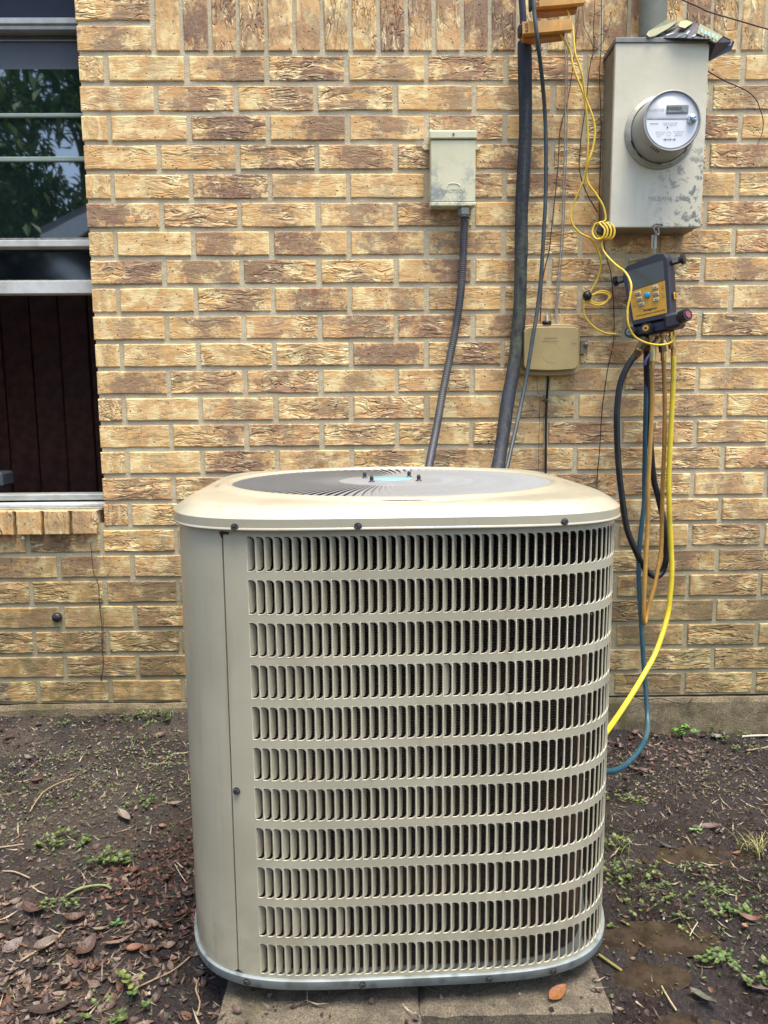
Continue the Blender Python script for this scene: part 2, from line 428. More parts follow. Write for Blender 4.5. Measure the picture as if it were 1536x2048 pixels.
# rowlock sill under the window
x = JAMB-.016
while x > WL-.05:
    brk.append((x-.0645, x, .5262, .5925, .15, 0, 2, -.020+R.uniform(-.003, .002)))
    x -= .0745
VAR = [brick_mesh(.1925, P_-J_, .088, R).mesh('brick', M_BRICK) for _ in range(10)]
VARS = [brick_mesh(.2034, .0603, .088, R).mesh('brick', M_BRICK) for _ in range(5)]
VARR = [brick_mesh(.0663, .0645, .11, R).mesh('brick', M_BRICK) for _ in range(3)]
JM = MB(); jt = []; jp = []; jr = []; jc = []; nbr = 0
for (a, b, z0, z1, t, p, rot, pr) in brk:
    cx, cz = (a+b)/2, (z0+z1)/2
    if in_view(a, b, z0, z1) and nbr < 298:
        me = R.choice(VAR if rot == 0 else VARS if rot == 1 else VARR)
        o = link('brick', me, wall); nbr += 1
        o.location = (cx, WY+pr, cz)
        if rot: o.rotation_euler = (0, pi/2*R.choice((1, 1)), 0)
        else: o.scale.x = (b-a)/.1925
        if rot == 0 and R.random() < .5: o.rotation_euler = (0, pi, 0); p = -p
        o['tone'] = t; o['pos'] = p
    else:
        L, H = (b-a, z1-z0) if rot == 0 else (z1-z0, b-a)
        m = brick_mesh(L, H, .088, R); q = R.random()
        M = Matrix.Translation((cx, WY+pr, cz)) @ (Matrix.Rotation(pi/2, 4, 'Y') if rot else Matrix())
        JM.add([M @ Vector(v) for v in m.v], m.f); n = len(m.v)
        jt += [t]*n; jp += [p]*n; jr += [q]*n
        for v in m.v: jc += list(v)
me = JM.mesh('brick_rest', M_BRICKJ)
for nm, dat in (('tone', jt), ('pos', jp), ('rnd', jr)):
    me.attributes.new(nm, 'FLOAT', 'POINT').data.foreach_set('value', dat)
me.attributes.new('bc', 'FLOAT_VECTOR', 'POINT').data.foreach_set('vector', jc)
tag(link('bricks_beyond_view', me, wall), kind='stuff')
# mortar bed: slabs between the bricks, recessed, with an uneven tooled surface
mm = MB()
def mgrid(x0, x1, z0, z1, y):
    nx, nz = max(1, int((x1-x0)/.02)), max(1, int((z1-z0)/.02)); vs = []; fs = []
    for i in range(nx+1):
        for j in range(nz+1):
            px_, pz_ = x0+(x1-x0)*i/nx, z0+(z1-z0)*j/nz
            vs.append((px_, y+.0022*noise.noise((px_*23, 0, pz_*23)), pz_))
    for i in range(nx):
        for j in range(nz):
            a = i*(nz+1)+j; fs.append((a, a+nz+1, a+nz+2, a+1))
    mm.add(vs, fs, True)
ytop = Z0+7*P_
mgrid(JAMB+.004, 3.4, .041, ytop, WY+.0036); mgrid(-3.2, WL-.004, .041, ytop, WY+.0036)
mgrid(WL-.004, JAMB+.004, .041, .555, WY+.0036); mgrid(WL-.004, JAMB+.004, 2.06, ytop, WY+.0036)
for z in (.041, ytop): mm.add([(-3.2, WY+.004, z), (3.4, WY+.004, z), (3.4, WY+.13, z), (-3.2, WY+.13, z)], [(0, 1, 2, 3)])
for xx in (JAMB+.006, WL-.006): mm.add([(xx, WY+.005, .56), (xx, WY+.13, .56), (xx, WY+.13, 2.06), (xx, WY+.005, 2.06)], [(0, 1, 2, 3)])
mm.add([(WL, WY-.012, .5945-.004), (JAMB-.012, WY-.012, .5945-.004), (JAMB-.012, WY+.12, .5945), (WL, WY+.12, .5945)], [(0, 1, 2, 3)])
mm.box(((WL+JAMB)/2-.01, WY+.055, .5595), (JAMB-WL-.01, .11, .0615))
mm.obj('mortar', M_MORTAR, wall)
# back-up wall (inside face) in pieces round the window
bk = MB(); yb = WY+.16
for (a, b, c, d) in ((JAMB+.03, 3.4, -.2, ytop), (-3.2, WL-.03, -.2, ytop), (WL-.03, JAMB+.03, -.2, .57), (WL-.03, JAMB+.03, 2.08, ytop)):
    bk.box(((a+b)/2, yb, (c+d)/2), (b-a, .05, d-c))
bk.obj('inner_leaf', plain('inner_wall', srgb(60, 52, 46), .9), wall)
# concrete foundation with a slightly uneven top and a crack
fm = MB(); nx = 330; vs = []; fs = []
for i in range(nx+1):
    x = -3.2+6.6*i/nx
    top = .041-(.002+.006*max(0, noise.noise((x*9, 3, 0))))-(.004 if x > .3 else 0)
    prof = [(.10, top+.001), (-.004, top), (-.009+.004*noise.noise((x*12, 1, 1)), top-.012), (-.012+.006*noise.noise((x*7, 5, 1)), -.03), (-.016, -.25)]
    for (dy, z) in prof: vs.append((x, WY+dy, z))
for i in range(nx):
    for j in range(4):
        a = i*5+j; fs.append((a, a+1, a+6, a+5))
fm.add(vs, fs, False); fm.obj('foundation', M_FOUND, wall)
cm = MB(); cm.tube([W(1236, 1394, .012), W(1262, 1392, .012), W(1290, 1400, .012), W(1320, 1397, .012), W(1345, 1404, .012), W(1372, 1408, .012), W(1384, 1398, .012)], .0012, 5)
cm.obj('crack', plain('crack_dark', srgb(40, 34, 28), .9), wall)

# ------------------------------------------------------------------ room behind the window
rm = MB(); x0, x1, y0, y1, z0, z1 = -3.0, 1.2, WY+.2, WY+2.6, -.1, 2.5
rm.add([(x0, y1, z0), (x1, y1, z0), (x1, y1, z1), (x0, y1, z1), (x0, y0, z0), (x1, y0, z0), (x1, y0, z1), (x0, y0, z1)],
       [(0, 3, 2, 1), (4, 7, 3, 0), (2, 6, 5, 1), (0, 1, 5, 4), (3, 7, 6, 2)])
room = rm.obj('room_interior', plain('room_wall', srgb(30, 28, 34), .8)); tag(room, kind='structure')
M_PANEL = plain('dark_panelling', srgb(74, 44, 40), .5, 0, .3, 30)
pb = MB().box((0, 0, 0), (.108, .018, 2.2), bev=.004).mesh('board', M_PANEL)
xx = -1.28
for k in range(14):
    o = link('board', pb, room); o.location = (-1.60+k*.112, WY+.95+R.uniform(0, .006), 1.0)
bx = MB(); c = at(8, 972, WY+.28); bx.box((c.x-.035, WY+.28, .655), (.1, .08, .045), bev=.006)
tag(bx.obj('storage_box', plain('grey_box', srgb(96, 98, 100), .5)), 'small grey box standing on the inner ledge of the window in the dark lower corner', 'box')

# ------------------------------------------------------------------ window
win = thing('window', 'aluminium sash window with dark glass and an open black lower half in the brick wall', 'window', (JAMB, WY+.08, .585))
M_ALU = plain('window_aluminium', srgb(176, 178, 170), .45, .35, .1, 40, 0, 0, srgb(120, 116, 100), .5)
M_ALUW = plain('white_painted_aluminium', srgb(196, 196, 188), .5, 0, .08, 40, 0, 0, srgb(130, 126, 104), .6)
M_NAVY = plain('shadowed_head_navy', srgb(44, 47, 62), .6, 0, .1, 20)
M_BLIND = plain('grey_blind', srgb(84, 88, 94), .7, 0, .08, 14)
wc, ww = (WL+JAMB)/2, JAMB-WL-.004
def rail(name, z0, z1, y, dep, mat, bev=.0015, wd=None):
    return MB().box((wc, y+dep/2, (z0+z1)/2), (wd or ww, dep, z1-z0), bev=bev).obj(name, mat, win)
rail('shaded_head_panel', 1.871, 2.055, 2.135, .02, M_NAVY)  # navy tone paints in the shadow at the window head
rail('head_rail', 1.8565, 1.871, 2.112, .05, M_ALUW)
rail('head_rail', 1.8445, 1.8555, 2.118, .04, M_ALU)
rail('blind', 1.7527, 1.844, 2.150, .006, M_BLIND)
rail('blind_bar', 1.829, 1.832, 2.143, .006, M_ALU)
t = NT('window_glass'); t.set(Roughness=.02); t.b.inputs['Base Color'].default_value = srgb(20, 30, 30); t.b.inputs['IOR'].default_value = 2.9
gn = t.noise(t.coord(), 2.2, 2); t.normal(t.bump(gn, .0035, .5)); M_GLASS = t.m
def pane(z0, z1, y, mat):
    return MB().box((wc, y, (z0+z1)/2), (ww-.01, .005, z1-z0)).obj('pane', mat, win)
pane(1.642, 1.7527, 2.1325, M_GLASS); pane(1.5325, 1.6315, 2.1325, M_GLASS); pane(1.323, 1.520, 2.1325, M_GLASS)
M_MUNT = plain('muntin', srgb(140, 154, 142), .5, .1, .06, 30)
rail('muntin', 1.6315, 1.642, 2.124, .012, M_MUNT, .002); rail('muntin', 1.520, 1.5325, 2.124, .012, M_MUNT, .002)
rail('sash_rail', 1.3165, 1.323, 2.122, .03, M_STEEL); rail('meeting_rail', 1.2975, 1.3150, 2.108, .04, M_ALUW)
t = NT('screen_glass'); t.set(Roughness=.06); t.b.inputs['Base Color'].default_value = srgb(14, 17, 24); t.b.inputs['IOR'].default_value = 1.7
pane(1.2124, 1.2975, 2.150, t.m)
rail('lower_rail', 1.1754, 1.2095, 2.112, .035, M_ALUW); rail('lower_rail_trim', 1.2095, 1.2124, 2.118, .03, M_STEEL)
rail('bottom_track', .611, .627, 2.105, .06, M_ALU); rail('bottom_track_groove', .606, .6105, 2.118, .04, M_DARKP)
rail('window_sill', .5955, .6055, 2.065, .10, M_ALUW, .002, ww-.006)
MB().box((wc, 2.055, .593), (ww-.008, .02, .006)).obj('sill_caulk', plain('caulk', srgb(150, 146, 132), .8, 0, .25, 90, .001), win)
MB().box((JAMB-.006, 2.14, 1.31), (.006, .05, 1.48)).obj('jamb_liner', M_DARKP, win)
MB().box((WL+.02, 2.13, 1.32), (.04, .06, 1.4), bev=.002).obj('jamb_frame', M_ALU, win)

# ------------------------------------------------------------------ ground
PUD = [(.40, 1.045, .085, .030, .016), (.375, .965, .05, .022, .014), (.60, 1.285, .075, .03, .014), (.33, .86, .10, .03, .012)]
def gbase(x, y):
    wz = .003-.078*min(1, max(0, (x+.6)/1.5))
    if x > 1.0: wz = -.075
    k = min(1.0, max(0.0, (WY-y)/1.1)); k = k*k*(3-2*k)
    return wz+(.058-wz)*k
def G(x, y):
    z = gbase(x, y)
    if -2.6 < x < 3 and -1 < y < 2.2:
        z += .010*noise.fractal((x*5, y*5, 1.3), 1.0, 2.0, 3)
        c = noise.fractal((x*26, y*26, 4.1), .8, 2.1, 4); z += .0075*c
        kk = .015 if x > .3 else .009
        z += kk*(abs(noise.fractal((x*13, y*16, 9.0), .9, 2.0, 3))-.25)
        z += .0024*noise.noise((x*110, y*110, 0))
        for (px_, py_, rx, ry, d) in PUD:
            e = ((x-px_)/rx)**2+((y-py_)/ry)**2
            if e < 4: z -= d*max(0, 1-e/4)
        if -.25 < x < .33 and .84 < y < 1.55: z = min(z, .062)
        if y > 1.98: z += .008*(y-1.98)/.06
    return z
def axis(a, b, step, far, grow=1.22):
    c = [a+step*i for i in range(int((b-a)/step)+1)]; s = step; x = c[-1]; hi = []
    while x < far: s *= grow; x += s; hi.append(x)
    s = step; x = a; lo = []
    while x > -far: s *= grow; x -= s; lo.append(x)
    return lo[::-1]+c+hi
GX = axis(-1.15, 1.25, .0072, 90); GY = [y for y in axis(.72, 2.06, .0072, 90) if y < 2.1 or y > 2.1]
vs = [(x, y, G(x, y)) for x in GX for y in GY]; ny = len(GY)
fs = [(i*ny+j, (i+1)*ny+j, (i+1)*ny+j+1, i*ny+j+1) for i in range(len(GX)-1) for j in range(ny-1)]
gm = MB().add(vs, fs, True); tag(gm.obj('ground', M_MUD), kind='structure')
t = NT('muddy_water'); t.b.inputs['Base Color'].default_value = srgb(86, 66, 48); t.set(Roughness=.05)
wn_ = t.noise(t.n('NewGeometry').outputs['Position'], 40, 4); t.color(t.mix(t.ramp(wn_, .35, .65), srgb(38, 31, 26), srgb(60, 50, 40)))
t.normal(t.bump(t.noise(t.n('NewGeometry').outputs['Position'], 35, 2), .0015, .6))
for (px_, py_, rx, ry, d) in PUD:
    m = MB(); n = 28; z = gbase(px_, py_)-d*.62
    vs = [(px_+rx*1.45*cos(2*pi*k/n), py_+ry*1.45*sin(2*pi*k/n), z) for k in range(n)]
    m.add(vs, [tuple(range(n))]); tag(m.obj('puddle', t.m), kind='structure')
def onground(px, py):
    r = ray(px, py); s = .5
    p = None
    while s < 4:
        p = r*s; z = p.z+CZ
        if z <= G(p.x, p.y): break
        s += .004
    if p.y > 2.012: p = r*(2.012/r.y)
    return Vector((p.x, p.y, G(p.x, p.y)))

# ------------------------------------------------------------------ concrete slabs under the unit
def slab(label, x0, x1, y0, y1, z):
    m = MB(); nx, ny = int((x1-x0)/.008), int((y1-y0)/.008); vs = []; fs = []
    def edge(x, y):
        e = min(x-x0, x1-x, y-y0, y1-y); return -.004*max(0, 1-e/.006)
    for i in range(nx+1):
        for j in range(ny+1):
            x = x0+(x1-x0)*i/nx; y = y0+(y1-y0)*j/ny
            jx = .003*noise.noise((x*40, y*40, 2)) if i in (0, nx) else 0; jy = .003*noise.noise((x*40, y*40, 5)) if j in (0, ny) else 0
            vs.append((x+jx, y+jy, z+edge(x, y)+.0012*noise.fractal((x*60, y*60, 3), 1, 2, 3)))
    for i in range(nx):
        for j in range(ny):
            a = i*(ny+1)+j; fs.append((a, a+ny+1, a+ny+2, a+1))
    o = len(vs); ring = [i*(ny+1) for i in range(nx+1)]+[nx*(ny+1)+j for j in range(1, ny+1)]+[i*(ny+1)+ny for i in range(nx-1, -1, -1)]+[j for j in range(ny-1, 0, -1)]
    vs += [(vs[i][0], vs[i][1], z-.09) for i in ring]; n = len(ring)
    fs += [(ring[k], o+k, o+(k+1) % n, ring[(k+1) % n]) for k in range(n)]
    m.add(vs, fs, False); return tag(m.obj('concrete_slab', M_SLAB), label, 'slab', 'concrete pad slabs under the unit')
slab('left concrete slab under the unit, reaching out of the photo at the bottom', -.205, .0535, .78, 1.52, .0845)
slab('right concrete slab under the unit with a brown leaf lying on it', .0545, .303, .868, 1.50, .083)

# ------------------------------------------------------------------ air conditioning unit (local coordinates, z up from 0)
UC = Vector((.0285, 1.185, 0)); UYAW = radians(1.9)
unit = thing('air_conditioner', 'beige outdoor air conditioning unit with rows of louvres and a round fan grille', 'air conditioner', UC, rotz=UYAW, local=True)
HA, NE = .3005, 4.5
NS = 1440; _p = []
for k in range(NS+1):
    th = -pi/2+2*pi*k/NS; c_, s_ = cos(th), sin(th)
    r = (abs(c_)**NE+abs(s_)**NE)**(-1/NE)*HA; _p.append(Vector((r*c_, r*s_)))
_s = [0.0]
for k in range(NS): _s.append(_s[-1]+(_p[k+1]-_p[k]).length)
PER = _s[-1]
def foot(s, inset=0.0):
    """point and outward normal at arc length s (0 = middle of the front, + to the right)"""
    s = s % PER; lo, hi = 0, NS
    while hi-lo > 1:
        md = (lo+hi)//2
        if _s[md] <= s: lo = md
        else: hi = md
    t = (s-_s[lo])/(_s[hi]-_s[lo]); p = _p[lo].lerp(_p[hi], t)
    a, b = _p[(lo-4) % NS], _p[(lo+5) % NS]; tg = (b-a).normalized(); n = Vector((tg.y, -tg.x))
    return p-n*inset, n, tg
UM = Matrix.Translation(UC) @ Matrix.Rotation(UYAW, 4, 'Z')
def s_at(px, z, s0=-.35, s1=.35):
    best = None
    for k in range(400):
        s = s0+(s1-s0)*k/399; p, n, t = foot(s); q = proj(UM @ Vector((p.x, p.y, z)))
        if best is None or abs(q[0]-px) < best[0]: best = (abs(q[0]-px), s)
    return best[1]
t = NT('beige_enamel'); c = t.coord(); n1 = t.noise(c, 8, 4); n2 = t.noise(c, 220, 4)
k = t.mix(t.ramp(n1, .35, .65), srgb(166, 158, 134), srgb(177, 169, 144))
k = t.mix(t.math('MULTIPLY', t.ramp(n2, .6, .8), .35), k, srgb(150, 138, 110))
st_ = t.noise(t.vmul(c, (60, 60, 3)), 1.0, 3); k = t.mix(t.math('MULTIPLY', t.ramp(st_, .54, .75), .38), k, srgb(140, 128, 100))
sgz = t.n('SeparateXYZ'); t.l(c, sgz.inputs[0]); dz = t.math('MULTIPLY', t.ramp(sgz.outputs[2], .30, .10), t.ramp(t.noise(c, 30, 5), .35, .65))
k = t.mix(t.math('MULTIPLY', dz, .42), k, srgb(128, 116, 92))
spk = t.ramp(t.vor(c, 70), .05, .025); k = t.mix(t.math('MULTIPLY', spk, .6), k, srgb(104, 92, 70))
t.color(k); t.rough(t.math('ADD', .30, t.math('MULTIPLY', t.noise(c, 40, 4), .12))); t.set(Coat_Weight=.6, Coat_Roughness=.14, Coat_IOR=1.5)
t.normal(t.bump(t.noise(c, 5, 2), .004, .25)); M_PAINT = t.m
t = NT('galvanised_steel'); c = t.coord(); v = t.n('TexVoronoi'); v.inputs['Scale'].default_value = 55; t.l(c, v.inputs['Vector'])
k = t.mix(t.ramp(v.outputs['Distance'], .1, .5), srgb(104, 112, 112), srgb(140, 146, 142)); k = t.mix(t.math('MULTIPLY', t.ramp(t.noise(c, 16, 5), .45, .65), .6), k, srgb(104, 108, 100))
t.color(k); t.set(Metallic=.3, Roughness=.6); M_GALV = t.m
ZB, ZP, ZL = .110, .1245, .7115          # pan bottom, pan top, underside of the lid
def band(m, prof, n=240, s0=None, s1=None, smooth=True, inner=False):
    closed = s0 is None; N = n if closed else n+1; a0 = 0 if closed else s0; a1 = PER if closed else s1
    vs = []; fs = []
    for i in range(N):
        s = a0+(a1-a0)*i/n
        for (ins, z) in prof:
            p, nn, tg = foot(s, ins); vs.append((p.x, p.y, z))
    q = len(prof)
    for i in range(n):
        i2 = (i+1) % N
        for j in range(q-1): fs.append((i*q+j, i2*q+j, i2*q+j+1, i*q+j+1) if not inner else (i*q+j, i*q+j+1, i2*q+j+1, i2*q+j))
    m.add(vs, fs, smooth); return m
# base pan
m = MB(); band(m, [(.004, ZB+.003), (-.002, ZB)]); band(m, [(-.002, ZB), (-.004, ZB+.002), (-.0045, ZP-.001)]); band(m, [(-.0045, ZP-.001), (-.003, ZP+.0003), (.006, ZP+.0002)], smooth=False)
vs = []
for i in range(60):
    p, n, _ = foot(PER*i/60, .003); vs.append((p.x, p.y, ZB+.003))
m.add(vs, [tuple(range(60))[::-1]]); m.obj('base_pan', M_GALV, unit)
for (dx, dy) in ((-.2, -.2), (.2, -.2), (-.2, .2), (.2, .2)):
    MB().cyl((dx, dy, .084), (dx, dy, ZB+.002), .02, 12).obj('foot', M_BLACK, unit)
# smooth service corner post at the left (covers the left corner and a part of the left side)
SE = s_at(461, .45)                      # the seam
m = MB(); n = 70; s1, s0 = SE-.0012, SE-.40
band(m, [(-.0008, ZP+.001), (-.0008, ZL+.012)], 90, s0, s1)
band(m, [(-.0008, ZL), (.010, ZL)], 4, s1-.0003, s1, smooth=False)
vs = []; p, nn, tg = foot(s1, -.0008); p2, _, _ = foot(s1-.001, .010)
m.add([(p.x, p.y, ZP+.001), (p2.x, p2.y, ZP+.001), (p2.x, p2.y, ZL), (p.x, p.y, ZL)], [(0, 1, 2, 3)])
m.obj('service_panel', M_PAINT, unit)
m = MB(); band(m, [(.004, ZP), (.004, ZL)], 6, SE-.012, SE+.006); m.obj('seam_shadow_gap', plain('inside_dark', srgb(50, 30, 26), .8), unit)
# notch at the top of the seam and little foot notch
p0, n0, t0 = foot(SE+.0035, -.0006)
m = MB(); A = Vector((p0.x, p0.y)); 
def onf(s, z, ins=-.0010):
    p, n, _ = foot(s, ins); return (p.x, p.y, z)
m.add([onf(SE-.0045, .7085), onf(SE+.009, .7085), onf(SE+.009, .7055), onf(SE+.0006, .7050), onf(SE+.0002, .7000), onf(SE-.0012, .7000), onf(SE-.0035, .7045)], [(0, 6, 5, 4, 3, 2, 1)]); m.obj('panel_notch', plain('inside_dark', srgb(40, 24, 22), .8), unit); m = MB()
m.add([onf(SE-.006, .1262), onf(SE+.008, .1262), onf(SE+.001, .1292), onf(SE-.001, .1300), onf(SE-.003, .1275)], [(0, 1, 2, 3, 4)])
m.obj('panel_notch', plain('inside_dark', srgb(40, 24, 22), .8), unit)
# louvred sheet: every slot is a real hole with a rounded right side and rolled edges
SL = s_at(496, .68)                      # first slot's left edge
PIT, OW, OH = .01128, .0091, .0418
ZR = [.7030-.0532*i for i in range(11)]
S_END = SE-.40+PER
NC = int((S_END-.012-SL)/PIT)
def hole(w, h, r):
    pts = [(0, 0), (w*.45, 0)]
    for k in range(4): a = -pi/2+pi/2*(k+1)/4; pts.append((w-r+r*cos(a), r+r*sin(a)))
    for k in range(4): a = pi/2*(k)/4; pts.append((w-r+r*cos(a), h-r+r*sin(a)))
    pts += [(w*.45, h), (0, h), (0, h*.66), (0, h*.33)]
    return pts
HP = hole(OW, OH, .0056)
m = MB()
def panel_strip(s0, s1, z0, z1, n):
    vs = []; fs = []
    for i in range(n+1):
        p, nn, tg = foot(s0+(s1-s0)*i/n, 0); vs += [(p.x, p.y, z0), (p.x, p.y, z1)]
    for i in range(n): fs.append((2*i, 2*i+2, 2*i+3, 2*i+1))
    m.add(vs, fs, True)
cell0 = SL-.0009
panel_strip(SE+.0004, cell0, ZP+.0006, ZL+.012, 10); panel_strip(cell0+NC*PIT, S_END-.0004, ZP+.0006, ZL+.012, 4)
zt_ = [ZL+.012]+[z+.0012 for z in ZR[1:]]
panel_strip(cell0, cell0+NC*PIT, ZR[0]+.0012, ZL+.012, 200)
for i in range(11):
    zl = (ZR[i+1]+.0012) if i < 10 else ZP+.0006
    panel_strip(cell0, cell0+NC*PIT, zl, ZR[i]-OH-.0012, 200)
feet = {}
def fpt(s, ins):
    k = (round(s, 7), ins)
    if k not in feet: feet[k] = foot(s, ins)[0]
    return feet[k]
def offs(pts, d):
    w2, h2 = OW/2, OH/2
    return [(x+math.copysign(d, x-w2), z+math.copysign(d, z-h2) if abs(z-h2) > h2*.55 else z) for x, z in pts]
rings = [(HP, .0014), (HP, .0003), (offs(HP, .0005), -.0002), (offs(HP, .00115), 0.0)]
for c_ in range(NC):
    sb = cell0+c_*PIT+.0009
    x0_, x1_ = -.0009, PIT-.0009
    outer = [(max(x0_, min(x1_, x)) if x0_ < x < x1_ else (x0_ if x <= x0_ else x1_), z) for x, z in rings[3][0]]
    # outer rectangle matched to the ring points
    rect = []
    for (x, z) in HP:
        rx = x0_ if x <= 1e-6 else (x1_ if x > OW*.7 else x)
        rz = -.0012 if z < OH*.12 else (OH+.0012 if z > OH*.88 else z)
        rect.append((rx, rz))
    for zi in ZR:
        zb_ = zi-OH; vs = []; n = len(HP)
        for pts, ins in rings[:3]+[(outer, 0.0), (rect, 0.0)]:
            for (x, z) in pts:
                p = fpt(sb+x, ins); vs.append((p.x, p.y, zb_+z))
        fs = []
        for k in range(4):
            for j in range(n):
                a, b = k*n+j, k*n+(j+1) % n; fs.append((a+n, b+n, b, a))
        m.add(vs, fs, True)
m.obj('louvre_panel', M_PAINT, unit)
# vanes punched inwards, one per slot
def vane():
    v = MB(); r = .004; a, b = .0050, .0086
    pts = [(0, 0), (.55, 0), (.85, .10), (1, .28), (1, .72), (.85, .90), (.55, 1), (0, 1)]
    vs = []
    for (u, q) in pts:
        z = (.0012+(OH-.0024)*q) if u < .5 else .0012+(OH-.0024)*(.5+(q-.5)*1.0)
        cx = u*a+.0009*sin(pi*u); vs.append((cx, u*b, z))
    n = len(vs); vs2 = [(x-.0006, y+.0004, z) for x, y, z in vs]
    v.add(vs+vs2, [tuple(range(n)), tuple(range(2*n-1, n-1, -1))]+[(i, i+n, (i+1) % n+n, (i+1) % n) for i in range(n)], False)
    return v
VBACK = 1; VN = vane(); VM = VN.mesh('louvre_vane', M_PAINT); VM.materials.append(plain('vane_back_shade', srgb(84, 80, 68), .75)); VM.polygons[VBACK].material_index = 1; rest = MB(); cnt = 0  # vane backs get a darker colour that stands in for their shade
for c_ in range(NC):
    sb = cell0+c_*PIT+.0009; p, nn, tg = foot(sb, .0004); ang = atan2(tg.y, tg.x)
    for zi in ZR:
        M = Matrix.Translation((p.x, p.y, zi-OH)) @ Matrix.Rotation(ang+R.uniform(-.05, .05)+(R.uniform(-.4, .25) if R.random() < .03 else 0), 4, 'Z')
        if cnt < 297:
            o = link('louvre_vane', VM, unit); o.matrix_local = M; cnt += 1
        else: rest.add([M @ Vector(v) for v in VN.v], VN.f)
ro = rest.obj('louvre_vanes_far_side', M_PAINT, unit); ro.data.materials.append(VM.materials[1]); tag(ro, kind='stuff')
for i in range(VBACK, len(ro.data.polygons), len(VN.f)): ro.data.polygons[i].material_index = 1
# coil behind the louvres: stacked fin rows
t = NT('coil_fins'); c = t.coord(); sp_ = t.n('SeparateXYZ'); t.l(c, sp_.inputs[0])
n1 = t.noise(c, 300, 4, .7); n2 = t.noise(c, 14, 4)
k = t.mix(t.ramp(n1, .35, .65), srgb(38, 34, 34), srgb(84, 72, 64)); k = t.mix(t.math('MULTIPLY', t.ramp(n2, .45, .65), .55), k, srgb(112, 84, 60))
t.color(k); t.set(Roughness=.7, Metallic=.2); t.normal(t.bump(n1, .001)); M_COIL = t.m
m = MB(); prof = []; z = ZB+.004
while z < ZL-.004:
    prof += [(.0335, z), (.0305, z+.0011), (.0335, z+.0022)]; z += .0036
CE = s_at(1172, .45, .1, .5)
band(m, prof, 120, SE+.03, CE, smooth=False); m.obj('coil', M_COIL, unit)
m = MB(); band(m, [(.030, ZP), (.030, ZL)], 30, CE, CE+.10); band(m, prof, 100, CE+.10, S_END-.03, smooth=False)
m.obj('coil_end_plate', plain('end_plate_shade', srgb(58, 56, 50), .6), unit)  # dark tone is the shade behind the corner slots, put into the colour
m = MB(); p, n, _ = foot(CE-.003, .026); m.cyl((p.x, p.y, ZP), (p.x, p.y, ZL), .0042, 8)
p, n, _ = foot(CE-.025, .022); q, n2_, _ = foot(CE+.01, .018); m.tube([(p.x, p.y, .13), (p.x+.01, p.y+.004, .145), (q.x, q.y, .175)], .0018, 6)
m.obj('coil_tube', plain('old_aluminium', srgb(150, 140, 120), .5, .5), unit)
m = MB(); p, n, _ = foot(CE-.06, .02)
# lid: vertical lip, chamfer, gently sloped top morphing into the circular guard opening
m = MB(); NL = 256; RG = .247
rings_ = []; CUT = set()
for (ins, z) in ((.006, ZL+.001), (-.0070, ZL-.0004), (-.0076, ZL+.0012), (-.0060, ZL+.0030), (-.0060, ZL+.0030), (-.0060, .7250), (-.0060, .7250), (-.0030, .7274), (.005, .7332), (.014, .7382), (.019, .7396), (.028, .7403), (.038, .7407)):
    rg = []
    for k in range(NL): p, n, _ = foot(PER*k/NL, ins); rg.append((p.x, p.y, z))
    rings_.append(rg)
outer = rings_[-1]
for (f, r, z) in ((.6, RG+.022, .7412), (1, RG+.020, .7416), (1, RG+.016, .7440), (1, RG+.009, .7452), (1, RG+.004, .7446), (1, RG, .7410), (1, RG-.001, .733), (1, RG-.001, .715)):
    rg = []
    for k in range(NL):
        th = atan2(outer[k][1], outer[k][0]); x = r*cos(th)*f+outer[k][0]*(1-f); y = r*sin(th)*f+outer[k][1]*(1-f); rg.append((x, y, z))
    rings_.append(rg)
vs = [v for rg in rings_ for v in rg]; fs = []
for i in range(len(rings_)-1):
    if i in (3, 5): continue
    for k in range(NL): a, b = i*NL+k, i*NL+(k+1) % NL; fs.append((a, b, b+NL, a+NL))
m.add(vs, fs, True); m.obj('lid', M_PAINT, unit)
# guard vanes, hub, bolts
M_GUARD = plain('guard_enamel', srgb(140, 141, 139), .35, .15, .08, 60)
NV = 108; gv = MB(); vs = []
prof_ = [(.082+(RG-.0815)*k/8) for k in range(9)]
for r in prof_:
    sw = .12*((r-.082)/.165)**1.3; wd = .0035+.0095*(r/RG)
    tp_ = .7415+.0012*(1-r/RG)
    for (o_, z) in ((.0044*r/RG+.0005, tp_-.0001), (0, tp_), (-wd, tp_-wd*.32)):
        th = sw; x = r*cos(th)-o_*sin(th); y = r*sin(th)+o_*cos(th); vs.append((x, y, z))
gv.add(vs, [(3*i+j, 3*i+3+j, 3*i+4+j, 3*i+1+j) for i in range(8) for j in range(2)], False)
gv.add([(x-.0004, y+.0002, z-.0006) for x, y, z in vs], [(3*i+1+j, 3*i+4+j, 3*i+3+j, 3*i+j) for i in range(8) for j in range(2)], False)
GM = gv.mesh('guard_vane', M_GUARD)
for k in range(NV):
    o = link('guard_vane', GM, unit); o.rotation_euler = (0, 0, 2*pi*k/NV)
m = MB()
for rr_ in (.135, .19): m.tube([(rr_*cos(a*2*pi/64), rr_*sin(a*2*pi/64), .7335) for a in range(65)], .0013, 6, steps=1)
m.obj('guard_ring', M_GUARD, unit)
MB().lathe([(0, .7445), (.045, .7445), (.050, .7436), (.066, .7436), (.080, .7425), (.086, .7412), (.086, .737), (0, .735)], n=64).obj('hub_plate', M_GUARD, unit)
lab = MB().lathe([(0, .74495), (.033, .74495), (.0332, .7446)], n=48).obj('hub_label', plain('cyan_label', srgb(118, 170, 182), .3, 0, .05, 30), unit)
